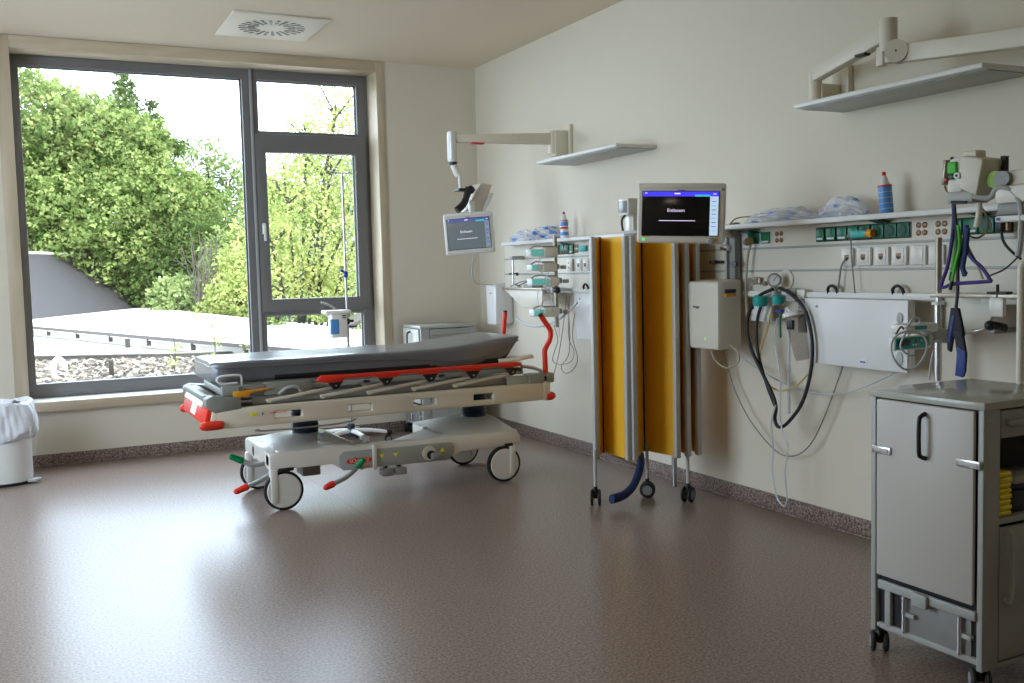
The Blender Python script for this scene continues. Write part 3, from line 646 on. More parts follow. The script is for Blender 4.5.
b = MB(); b.tube([(-2.56, -2.45, .508), (-2.56, -2.45, .495), (-2.1, -2.45, .495), (-1.98, -2.45, .515)], .005, m_steel, sm=2); build(b, 'wire_rail', S)
# mattress: lofted soft slab, head end slightly raised
def mattress():
    t = bmesh.new(); nx = 90; ring = 64; rings = []
    for i in range(nx+1):
        u = i/nx; x = -2.80+u*(2.01)
        rise = max(0, (x+1.45)/.65); rise = rise*rise*(3-2*rise) if rise < 1 else 1
        zb = .775+.0*rise + (.065*max(0, (x+.98)/.18)**1.5 if x > -.98 else 0); zt = .905+.052*rise
        e = min(1, u/.045, (1-u)/.02); sh = 1-.14*(1-e)**2.2
        hw = .33*sh; hh = (zt-zb)/2*(1-.10*(1-min(1, u/.012, (1-u)/.012))**2); zc = (zt+zb)/2
        R = []
        for k in range(ring):
            a = 2*PI*(k+.5)/ring; ca, sa = math.cos(a), math.sin(a); p = .16
            y = hw*math.copysign(abs(ca)**p, ca); z = hh*math.copysign(abs(sa)**(.32 if sa > 0 else .25), sa)
            # cover wrinkles on the sides
            wv = .006*math.sin(x*23+z*60)*math.sin(x*7.3+1) if abs(y) > .33 else .0015*math.sin(x*31+y*9)
            kx = x-(.11*max(0, (x+.95)/.16)*(1-(z+hh)/(2*hh))**1.1 if x > -.95 else 0)
            R.append(t.verts.new((kx, -2.045+y*(1+wv), zc+z+(.0018*math.sin(x*11+y*5) if sa > 0 else 0))))
        rings.append(R)
    for A, B in zip(rings, rings[1:]):
        for k in range(ring): t.faces.new((A[k], A[(k+1) % ring], B[(k+1) % ring], B[k]))
    t.faces.new(rings[0][::-1]); t.faces.new(rings[-1]); bmesh.ops.recalc_face_normals(t, faces=t.faces)
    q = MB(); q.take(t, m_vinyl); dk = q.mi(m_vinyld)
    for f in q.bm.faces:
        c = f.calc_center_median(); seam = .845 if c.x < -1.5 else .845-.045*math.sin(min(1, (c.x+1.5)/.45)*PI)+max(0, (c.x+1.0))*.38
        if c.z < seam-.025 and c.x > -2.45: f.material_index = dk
    return q
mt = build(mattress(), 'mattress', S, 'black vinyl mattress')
b = MB()
pp = [(-2.78, -2.355, .872), (-2.7, -2.378, .868), (-2.3, -2.381, .866), (-1.9, -2.381, .862), (-1.6, -2.381, .85), (-1.35, -2.381, .825), (-1.15, -2.382, .825), (-1.0, -2.382, .868), (-.90, -2.380, .905), (-.82, -2.36, .925)]
b.tube(pp, .004, m_vinyl, seg=6)
b.tube([(-2.80, -2.30, .872), (-2.803, -2.0, .874), (-2.80, -1.79, .872)], .004, m_vinyl, seg=6); build(b, 'piping', mt)
b = MB(); b.tube([(-2.64, -2.395, .770), (-2.643, -2.41, .810), (-2.66, -2.412, .826), (-2.75, -2.412, .826), (-2.778, -2.412, .815), (-2.778, -2.412, .795), (-2.75, -2.412, .782), (-2.67, -2.412, .782)], .007, m_white, sm=4); build(b, 'grab_loop', mt, 'pale grab loop')
b = MB(); b.box((-.93, -2.35, .80), (-.80, -2.28, .815), m_beige, .005); b.tube([(-.98, -2.38, .80), (-.86, -2.40, .805), (-.78, -2.40, .815), (-.73, -2.38, .815)], .016, m_beige, flat=.6); build(b, 'head_grip', S, 'beige moulded grip under the raised end')
# clear tubing lying on the chassis
b = MB(); b.tube([(-2.05, -2.27, .275), (-1.98, -2.26, .305), (-1.92, -2.25, .335), (-1.86, -2.25, .34), (-1.80, -2.26, .29), (-1.72, -2.27, .275)], .010, m_cablew)
b.box((-1.89, -2.26, .263), (-1.83, -2.21, .375), m_white, .01); tag(build(b, 'tube_bundle'), 'pale tubing with a white clip lying on the stretcher base', 'tube')

# ================================================================== FOLDING SCREEN
F = thing('folding_screen', 'folded mobile privacy screen with yellow panels and aluminium edges', 'screen', (-.5, -3.35, 0))
ZB, ZT = .279, 1.572
near = [(-.782, -3.262), (-.653, -3.408), (-.622, -3.427), (-.379, -3.507), (-.301, -3.504), (-.222, -3.50)]
far = [(-.655, -3.129), (-.426, -3.224)]
def panel(p, q, nm='screen_panel'):
    p = Vector((*p, 0)); q = Vector((*q, 0)); d = (q-p).normalized(); n = Vector((-d.y, d.x, 0))*.009
    b_ = MB(); b_.prism([tuple(p-n+Vector((0, 0, ZB+.004))), tuple(q-n+Vector((0, 0, ZB+.004))), tuple(q+n+Vector((0, 0, ZB+.004))), tuple(p+n+Vector((0, 0, ZB+.004)))], (0, 0, ZT-ZB-.008), m_yel, smooth=False)
    return build(b_, nm, F)
def post(p, r=.0165):
    b_ = MB(); b_.box((p[0]-r, p[1]-r, ZB-.006), (p[0]+r, p[1]+r, ZT), m_alup, .007); return build(b_, 'edge_post', F)
panel(near[0], far[0]); panel(far[0], near[1]); panel(near[2], far[1]); panel(far[1], near[3]); panel(near[3], (-.20, -3.17)); panel((-.19, -3.16), near[4]); panel(near[4], (-.12, -3.16)); panel((-.11, -3.16), near[5])
for p in near: post(p)
for p in [(q[0]-.012, q[1]-.018) for q in far]:
    b = MB(); b.box((p[0]-.012, p[1]-.012, ZB), (p[0]+.012, p[1]+.012, ZT+.002), m_dgreen, .003); build(b, 'hinge_strip', F, 'dark hinge strip')
for p in ((-.20, -3.165), (-.115, -3.16)):
    b = MB(); b.box((p[0]-.012, p[1]-.012, ZB), (p[0]+.012, p[1]+.012, ZT), m_alup, .003); build(b, 'hinge_strip', F)
def caster(x, y, root, rot=0, r=.047, ztop=.28, M=m_alup):
    c_ = MB()
    ca, sa = math.cos(rot), math.sin(rot)
    for s_ in (-1, 1):
        ox, oy = -sa*s_*.022, ca*s_*.022
        c_.lathe((x+ox-(-sa)*.008, y+oy-ca*.008, r), [(0, 0), (r-.006, 0), (r, .004), (r, .012), (r-.006, .016), (0, .016)], m_rubber, (-sa, ca, 0), 24)
        c_.lathe((x+ox*1.0-(-sa)*.0095, y+oy-ca*.0095, r), [(0, 0), (r*.62, 0), (r*.62, .019), (0, .019)], m_grey, (-sa, ca, 0), 20)
    c_.box((x-.016, y-.016, r-.005), (x+.016, y+.016, r*2+.006), m_black, .006); c_.cyl((x, y, r*2), (x, y, r*2+.02), .012, m_black)
    w_ = build(c_, 'caster', root); return w_
for (x, y, rot) in ((-.80, -3.275, 1.0), (-.426, -3.262, 2.5), (-.301, -3.50, .5)):
    b = MB(); b.cyl((x, y, .10), (x, y, ZB+.05), .0105, m_alup, seg=14); build(b, 'leg', F); caster(x, y, F, rot)
b = MB(); b.cyl((-.36, -3.45, .09), (-.36, -3.45, ZB+.02), .016, m_steel, seg=14); build(b, 'leg', F, 'bare chromed leg')
b = MB(); b.cyl((-.65, -3.14, ZB+.01), (-.52, -3.30, .205), .009, m_dsteel, seg=10); build(b, 'brace', F)
b = MB(); b.box((-.70, -3.40, ZT-.03), (-.672, -3.37, ZT+.004), m_black, .003); build(b, 'clip', F) if False else b.bm.free()
b = MB(); b.tube([(-.50, -3.30, .285), (-.505, -3.31, .22), (-.54, -3.33, .155), (-.60, -3.36, .10), (-.68, -3.39, .068), (-.775, -3.41, .060)], .030, m_navy, seg=14, flat=.75)
tag(build(b, 'ventilation_hose'), 'dark blue hose end hanging under the folded yellow screen', 'hose')

PATHS = {
 'power_loop': [(-.24, -3.64, .925), (-.24, -3.69, .85), (-.24, -3.79, .815), (-.24, -3.89, .855), (-.235, -3.88, .91), (-.22, -3.79, .945)],
 'wire_a': [(-0.06, -3.542, 0.896), (-0.06, -3.622, 0.689), (-0.06, -3.77, 0.501), (-0.06, -3.979, 0.359), (-0.06, -4.123, 0.348), (-0.06, -4.252, 0.428), (-0.06, -4.363, 0.601), (-0.06, -4.489, 0.867)],
 'wire_b': [(-0.08, -3.622, 0.908), (-0.08, -3.882, 0.8), (-0.08, -4.2, 0.718), (-0.08, -4.488, 0.726), (-0.08, -4.749, 0.82), (-0.08, -4.9, 0.9)],
 'hose': [(-0.17, -4.096, 1.257), (-0.17, -3.967, 1.207), (-0.17, -3.887, 1.084), (-0.17, -3.907, 0.946), (-0.17, -3.996, 0.815), (-0.17, -4.084, 0.697), (-0.17, -4.115, 0.625), (-0.17, -4.106, 0.553), (-0.17, -4.138, 0.519), (-0.17, -4.207, 0.552), (-0.17, -4.316, 0.673), (-0.17, -4.379, 0.845), (-0.17, -4.387, 1), (-0.17, -4.337, 1.151), (-0.17, -4.234, 1.232), (-0.17, -4.143, 1.263)],
 'hose2': [(-0.15, -3.993, 1.196), (-0.15, -3.943, 1.074), (-0.15, -3.949, 0.909), (-0.15, -4.021, 0.733), (-0.15, -4.084, 0.625)],
 'yellow': [(-0.14, -4.053, 1.148), (-0.14, -4.012, 1.033), (-0.14, -3.954, 0.898), (-0.14, -3.993, 0.763), (-0.14, -4.089, 0.712), (-0.14, -4.213, 0.734), (-0.14, -4.318, 0.812)],
 'clear': [(-0.19, -4.154, 1.105), (-0.19, -4.13, 0.971), (-0.19, -4.174, 0.784), (-0.19, -4.173, 0.55), (-0.19, -4.229, 0.432), (-0.19, -4.205, 0.289), (-0.19, -4.219, 0.147), (-0.19, -4.192, 0.103), (-0.19, -4.14, 0.147), (-0.19, -4.106, 0.272), (-0.19, -4.114, 0.415), (-0.19, -4.099, 0.54), (-0.19, -4.135, 0.639)],
 'clear2': [(-0.13, -4.173, 1.039), (-0.13, -4.173, 0.906), (-0.13, -4.171, 0.59)],
 'data': [(-0.12, -4.569, 1.412), (-0.12, -4.536, 1.363), (-0.12, -4.516, 1.244)],
 'tealc': [(-0.13, -4.61, 1.513), (-0.13, -4.619, 1.391), (-0.13, -4.638, 1.24)],
 'outlet': [(-0.13, -3.882, 1.514), (-0.13, -3.847, 1.443), (-0.13, -3.829, 1.276), (-0.13, -3.835, 1.103)],
 'purple': [(-0.42, -5.431, 1.79), (-0.42, -5.434, 1.671), (-0.42, -5.446, 1.612), (-0.42, -5.447, 1.524), (-0.42, -5.424, 1.379), (-0.42, -5.392, 1.296), (-0.42, -5.401, 1.281), (-0.42, -5.459, 1.296), (-0.42, -5.608, 1.305), (-0.42, -5.615, 1.315), (-0.42, -5.581, 1.359), (-0.42, -5.52, 1.417), (-0.42, -5.506, 1.528)],
 'dark': [(-0.42, -5.438, 1.801), (-0.42, -5.449, 1.63), (-0.42, -5.464, 1.47), (-0.42, -5.469, 1.367), (-0.42, -5.47, 1.271), (-0.42, -5.462, 1.191)],
 'green1': [(-0.41, -5.434, 1.79), (-0.41, -5.425, 1.712), (-0.41, -5.436, 1.631), (-0.41, -5.451, 1.531), (-0.41, -5.447, 1.431), (-0.41, -5.433, 1.343)],
 'green2': [(-0.43, -5.477, 1.529), (-0.43, -5.485, 1.45), (-0.43, -5.469, 1.383), (-0.43, -5.45, 1.307)],
 'green3': [(-0.4, -5.443, 1.543), (-0.4, -5.467, 1.47), (-0.4, -5.449, 1.399), (-0.4, -5.43, 1.359)],
 'navy1': [(-0.41, -5.503, 1.528), (-0.41, -5.485, 1.43), (-0.41, -5.476, 1.382), (-0.41, -5.495, 1.326)],
 'navy2': [(-0.43, -5.524, 1.515), (-0.43, -5.515, 1.429), (-0.43, -5.502, 1.359), (-0.43, -5.516, 1.335)],
 'brown': [(-0.38, -5.369, 1.709), (-0.38, -5.386, 1.667), (-0.38, -5.468, 1.645), (-0.38, -5.538, 1.601), (-0.38, -5.574, 1.544), (-0.38, -5.566, 1.498), (-0.38, -5.525, 1.476), (-0.38, -5.483, 1.489)],
 'thin': [(-0.3, -5.519, 1.324), (-0.3, -5.582, 1.347), (-0.3, -5.621, 1.374), (-0.3, -5.647, 1.397)],
 'beige1': [(-0.4, -5.5, 1.445), (-0.4, -5.538, 1.381), (-0.4, -5.57, 1.314)],
 'greyhose': [(-0.45, -5.565, 1.635), (-0.45, -5.637, 1.625), (-0.45, -5.662, 1.653), (-0.45, -5.693, 1.659), (-0.45, -5.73, 1.642), (-0.45, -5.761, 1.607), (-0.45, -5.771, 1.559), (-0.45, -5.769, 1.46), (-0.45, -5.759, 1.401)],
 'plugc': [(-0.15, -5.456, 1.534), (-0.15, -5.466, 1.468), (-0.15, -5.499, 1.426), (-0.15, -5.549, 1.388)],
 'pumpring': [(-0.33, -5.248, 1.015), (-0.33, -5.234, 1.054), (-0.33, -5.196, 1.081), (-0.33, -5.144, 1.09), (-0.33, -5.091, 1.076), (-0.33, -5.051, 1.044), (-0.33, -5.036, 1.002), (-0.33, -5.051, 0.962), (-0.33, -5.091, 0.935), (-0.33, -5.145, 0.928), (-0.33, -5.197, 0.943), (-0.33, -5.235, 0.975)],
 'pumpcab': [(-0.3, -5.136, 1.09), (-0.3, -5.206, 1.123), (-0.3, -5.273, 1.109), (-0.3, -5.304, 1.085)],
 'pumpdrop': [(-0.28, -5.236, 1.007), (-0.28, -5.221, 0.954), (-0.28, -5.211, 0.876)],
 'leftcable': [(-0.2, -1.101, 1.004), (-0.2, -1.306, 0.956), (-0.2, -1.505, 0.956), (-0.2, -1.759, 1.004), (-0.2, -1.941, 1.076), (-0.2, -2.073, 1.144)],
 'lw_a': [(-0.1, -1.75, 1.186), (-0.1, -1.698, 0.99), (-0.1, -1.621, 0.766), (-0.1, -1.495, 0.517)],
 'lw_b': [(-0.1, -1.793, 1.186), (-0.1, -1.771, 0.883), (-0.1, -1.844, 0.78), (-0.1, -1.796, 0.698), (-0.1, -1.612, 0.663), (-0.1, -1.513, 0.689), (-0.1, -1.564, 0.785), (-0.1, -1.601, 0.852), (-0.1, -1.546, 0.961)],
 'lw_c': [(-0.1, -1.902, 1.159), (-0.1, -1.826, 0.898), (-0.1, -1.894, 0.727), (-0.1, -1.816, 0.636), (-0.1, -1.702, 0.604), (-0.1, -1.65, 0.653), (-0.1, -1.777, 0.783), (-0.1, -1.77, 1.156)],
 'moncab': [(-.77, -1.60, 1.545), (-.76, -1.52, 1.42), (-.55, -1.1, 1.30), (-.16, -.56, 1.268)],
 'strapA': [(-0.44, -5.455, 1.195), (-0.44, -5.486, 1.196), (-0.44, -5.508, 1.089), (-0.44, -5.475, 1.084), (-0.44, -5.456, 1.03), (-0.44, -5.435, 1.029), (-0.44, -5.437, 1.086)],
 'strapB': [(-0.44, -5.47, 1.095), (-0.44, -5.513, 1.097), (-0.44, -5.532, 1.027), (-0.44, -5.528, 0.927), (-0.44, -5.486, 0.92), (-0.44, -5.485, 1.024)],
}

# ================================================================== SUPPLY UNIT ON THE RIGHT WALL
U = thing('supply_unit', 'long beige bedhead supply unit with sockets along the right wall', 'supply unit', (-.05, -3.4, 1.22))
b = MB(); b.box((-.09, -6.3, 1.205), (-.001, -.70, 1.588), m_beige2, .003); build(b, 'housing', U)
b = MB()
for z in (1.478, 1.354): b.box((-.096, -6.3, z-.006), (-.089, -.70, z+.006), m_lgrey, .002)
gs = build(b, 'groove_strip', U); 
b = MB(); b.box((-.19, -6.3, 1.588), (-.001, -.84, 1.614), m_white, .004); build(b, 'top_shelf', U)
b = MB(); b.box((-.125, -6.3, 1.213), (-.105, -.95, 1.243), m_white, .003); build(b, 'equipment_rail', U)
fx = -.09
def sock(y0, y1, z0=1.503, z1=1.566, kind='closed'):
    q = MB(); q.box((fx-.012, y1, z0), (fx, y0, z1), m_green, .003)
    if kind == 'closed': q.box((fx-.013, y1+.008, z0+.005), (fx-.011, y0-.008, z0+.015), m_dtext); q.box((fx-.0125, y1+.006, z1-.006), (fx-.011, y0-.006, z1-.003), m_dgreen)
    else:
        yc, zc = (y0+y1)/2, (z0+z1)/2
        q.lathe((fx-.013, yc, zc), [(0, .004), (.019, .004), (.023, -.002), (.027, 0), (.027, .002)], m_dgreen, (-1, 0, 0)); q.cyl((fx-.0135, yc, zc), (fx-.010, yc, zc), .019, m_black)
        for s_ in (-1, 1): q.cyl((fx-.0145, yc+s_*.009, zc), (fx-.012, yc+s_*.009, zc), .003, m_steel, seg=8)
    return build(q, 'green_socket', U)
def flap(y0, y1, z):
    q = MB(); q.prism([(fx-.01, y0, z), (fx-.075, y0-.01, z+.012), (fx-.075, y1-.0, z+.012), (fx-.01, y1, z)], (0, 0, .006), m_dgreen, .002); return build(q, 'socket_flap', U, 'open dark green socket flap')
def backing(y0, y1, z0=1.497, z1=1.572, M=None):
    q = MB(); q.box((fx-.004, y1, z0), (fx, y0, z1), M or m_black, .002); return build(q, 'socket_plate', U)
backing(-4.336, -4.945); backing(-5.176, -5.47); backing(-3.747, -4.002, 1.474, 1.576, m_white); backing(-1.58, -1.86)
for a_, c_, k in ((-4.342, -4.397, 0), (-4.412, -4.475, 0), (-4.488, -4.551, 0), (-4.561, -4.624, 0), (-4.637, -4.70, 1), (-4.715, -4.785, 1), (-4.797, -4.863, 1), (-4.872, -4.938, 1),
                  (-5.181, -5.223, 0), (-5.232, -5.303, 0), (-5.313, -5.383, 1), (-5.392, -5.46, 1), (-3.812, -3.903, 1), (-3.918, -3.991, 0), (-1.586, -1.645, 1), (-1.66, -1.72, 0), (-1.73, -1.79, 1), (-1.80, -1.855, 0)):
    sock(a_, c_, kind='open' if k else 'closed')
flap(-4.745, -4.83, 1.572); flap(-5.30, -5.37, 1.572); flap(-3.80, -3.91, 1.562); flap(-1.73, -1.80, 1.568)
b = MB(); b.box((fx-.02, -2.055, 1.512), (fx, -1.944, 1.552), m_teal, .004); build(b, 'teal_cover', U, 'teal socket cover')
def term(y, z):
    q = MB(); q.lathe((fx, y, z), [(0, -.006), (.011, -.006), (.013, 0), (.013, .004), (.007, .007), (0, .007)], m_socket, (-1, 0, 0), 16); return build(q, 'earth_terminal', U)
for ys in ((-4.04, -4.075), (-4.985, -5.02), (-5.093, -5.128), (-1.88, -1.91)):
    for y in ys:
        for z in (1.552, 1.517): term(y, z)
def data(y0, y1, kind):
    q = MB(); q.box((fx-.016, y1, 1.372), (fx, y0, 1.46), m_white, .005); q.box((fx-.020, y1+.012, 1.384), (fx-.012, y0-.012, 1.448), m_offw, .003)
    yc = (y0+y1)/2
    if kind == 'data': q.box((fx-.0215, yc-.017, 1.405), (fx-.016, yc+.013, 1.428), m_socket, .001); q.box((fx-.022, yc-.010, 1.400), (fx-.017, yc+.006, 1.415), m_black)
    if kind == 'dots':
        for z in (1.398, 1.43): q.cyl((fx-.022, yc, z), (fx-.016, yc, z), .007, m_socket)
    return build(q, 'wall_socket', U, {'data': 'white data socket', 'blank': 'blank white cover', 'dots': 'white socket with two copper contacts'}[kind])
for a_, c_, k in ((-4.522, -4.60, 'data'), (-4.623, -4.712, 'data'), (-4.735, -4.822, 'data'), (-4.842, -4.928, 'data'), (-4.952, -5.036, 'blank'), (-5.053, -5.135, 'blank'),
                  (-1.765, -1.849, 'dots'), (-1.905, -1.985, 'data'), (-2.0, -2.08, 'data')): data(a_, c_, k)
# plugs and their leads
def cable(name, key, r, M, label, cat='cable', group=None, closed=False, extra=None):
    q = MB(); q.tube(PATHS[key], r, M, closed=closed, sm=6, seg=8)
    if extra: extra(q)
    return tag(build(q, name), label, cat, group)
cable('plug_cable', 'tealc', .0035, m_cable, 'thin lead with a large teal plug in the green socket row', 'cable', extra=lambda q: (q.box((fx-.052, -4.713, 1.507), (fx-.014, -4.615, 1.545), m_teal, .008), q.cyl((fx-.033, -4.745, 1.526), (fx-.033, -4.712, 1.526), .019, m_orange), q.cyl((fx-.033, -4.616, 1.526), (fx-.035, -4.59, 1.515), .012, m_cable)))
cable('data_cable', 'data', .0045, m_cable, 'grey lead plugged into the leftmost white data socket')
cable('power_cable', 'outlet', .007, m_cableb, 'beige lead hanging from the white plate beside the monitor', extra=lambda q: q.lathe((-.13, -3.875, 1.522), [(0, 0), (.022, 0), (.022, .03), (.012, .045), (0, .045)], m_cbrown, (-1, .2, -.3)))
cable('power_cable', 'plugc', .006, m_ink, 'black lead with moulded plug at the far right sockets', extra=lambda q: q.box((-.165, -5.47, 1.50), (-.11, -5.44, 1.56), m_black, .008))
cable('wall_cable', 'wire_a', .0035, m_cable, 'thin grey cable hanging in a deep curve under the beige box')
cable('wall_cable', 'wire_b', .0045, m_cablew, 'pale cable sagging in a shallow curve below the white board')
cable('coiled_cable', 'power_loop', .006, m_cableb, 'beige cable loop hanging under the beige wall box')
cable('wall_cable', 'leftcable', .009, m_cablew, 'thick pale cable curving behind the red push handles')
for k, l in (('lw_a', 'straight'), ('lw_b', 'tightly looped'), ('lw_c', 'loosely looped')): cable('wall_cable', k, .003, m_cable, l+' thin wire hanging on the wall left of the yellow screen')
cable('monitor_cable', 'moncab', .006, m_cablew, 'pale cable hanging below the left monitor')

# fold-down white boards hung on the rail
def board(y0, y1, lab):
    t = thing('wall_board', lab, 'board', (-.11, (y0+y1)/2, .875)); q = MB()
    q.prism([(-.145, y0-.008, 1.212), (-.145, y0-.045, .878), (-.145, y1+.004, .875), (-.145, y1+.0, 1.212)], (.018, 0, 0), m_white, .006)
    q.box((-.13, y1-.002, .88), (-.10, y1+.014, 1.212), m_white, .003); q.box((-.13, y0-.03, .90), (-.10, y0-.016, 1.212), m_white, .003); build(q, 'panel', t)
    for z, h in ((1.10, .055), (.905, .07)):
        q = MB(); q.lathe((-.146, y1+.045, z+h/2), [(0, 0), (.016, 0), (.018, -.004), (.012, -.006), (0, -.006)], m_lgrey, (1, 0, 0), 20); q.bm.transform(Matrix.Identity(4))
        q.warp(lambda c, z=z, h=h: (c.x, c.y, z+h/2+(c.z-(z+h/2))*h/.036)); build(q, 'grip_recess', t)
    q = MB(); q.cyl((-.15, y0-.10, 1.17), (-.144, y0-.10, 1.17), .006, m_lgrey); build(q, 'screw', t)
    q = MB(); q.box((-.147, y1+.40*abs(y1-y0)-.03, .90), (-.144, y1+.40*abs(y1-y0)+.03, .925), m_dtext); q.box((-.148, y1+.40*abs(y1-y0)-.02, .905), (-.1465, y1+.40*abs(y1-y0)+.015, .912), m_blue); build(q, 'label', t)
    return t
board(-4.295, -4.975, 'white fold-down board hanging below the socket rail on the right')
board(-1.92, -2.60, 'white fold-down board partly hidden behind the yellow screen')
for y, l in ((-4.48, 'black hook on the rail over the middle of the white board'), (-4.895, 'black hook on the rail over the right end of the white board'), (-2.07, 'small black hook on the rail left of the yellow screen')):
    b = MB(); b.tube([(-.118, y+.03, 1.236), (-.124, y+.028, 1.262), (-.126, y, 1.276), (-.124, y-.026, 1.262), (-.118, y-.032, 1.236)], .008, m_black); tag(build(b, 'rail_hook'), l, 'hook')

SW = lambda c: (c.x*.945, c.y, c.z-.008)
# shelves and swing arms
for a_, c_, z, l in ((-4.42, -5.49, 2.150, 'long white wall shelf at upper right'), (-1.72, -2.80, 2.158, 'white wall shelf above the left monitor arm')):
    b = MB(); b.box((-.315, c_, z), (0, a_, z+.022), m_white, .004); b.box((-.27, c_+.01, z-.006), (-.002, a_-.01, z), m_lgrey, .002); tag(build(b, 'wall_shelf'), l, 'shelf')
t = thing('swing_arm', 'cream jointed wall arm carrying the left monitor', 'arm', (0, -1.65, 2.3))
b = MB(); b.box((-.03, -1.72, 2.20), (-.001, -1.62, 2.47), m_beige, .004); build(b.warp(SW), 'wall_plate', t)
b = MB(); b.box((-.15, -1.70, 2.235), (-.03, -1.61, 2.425), m_beige, .012); b.cyl((-.15, -1.655, 2.25), (-.15, -1.655, 2.42), .036, m_beige); build(b.warp(SW), 'pivot_block', t)
b = MB(); b.prism([(-.15, -1.63, 2.32), (-.15, -1.63, 2.405), (-.93, -1.485, 2.385), (-.93, -1.485, 2.33)], (0, -.055, 0), m_beige, .008); b.box((-.80, -1.575, 2.318), (-.70, -1.53, 2.328), m_rtext); build(b.warp(SW), 'arm_beam', t)
b = MB(); b.cyl((-.94, -1.51, 2.19), (-.94, -1.51, 2.405), .036, m_white); b.box((-.97, -1.55, 2.20), (-.93, -1.47, 2.40), m_white, .008); build(b.warp(SW), 'elbow', t)
b = MB(); b.cyl((-.94, -1.51, 2.19), (-.935, -1.51, 2.17), .030, m_black); b.tube([(-.94, -1.51, 2.18), (-.925, -1.52, 2.13), (-.905, -1.53, 2.09)], .026, m_offw); b.cyl((-.90, -1.54, 2.10), (-.90, -1.55, 1.99), .014, m_white); build(b.warp(SW), 'drop_tube', t)
b = MB(); b.box((-.935, -1.60, 1.975), (-.80, -1.51, 1.995), m_black, .006); b.tube([(-.85, -1.59, 2.0), (-.87, -1.59, 1.94), (-.90, -1.59, 1.88), (-.955, -1.59, 1.835)], .026, m_black, r1=.028); b.ball((-.835, -1.59, 1.985), .032, m_black); build(b.warp(SW), 'tilt_clamp', t, 'black tilt clamp')
t = thing('monitor_module', 'cream tilted equipment housing behind the top of the left monitor', 'module', (-.74, -1.50, 1.82))
b = MB(); b.prism([(-.82, -1.56, 1.82), (-.68, -1.56, 1.82), (-.595, -1.56, 2.02), (-.695, -1.56, 2.03)], (0, .16, 0), m_beige2, .012); build(b, 'housing', t)
b = MB(); b.prism([(-.69, -1.585, 1.83), (-.67, -1.585, 1.83), (-.60, -1.585, 1.955), (-.625, -1.585, 1.955)], (0, .03, 0), m_white, .006); build(b, 'side_rib', t)

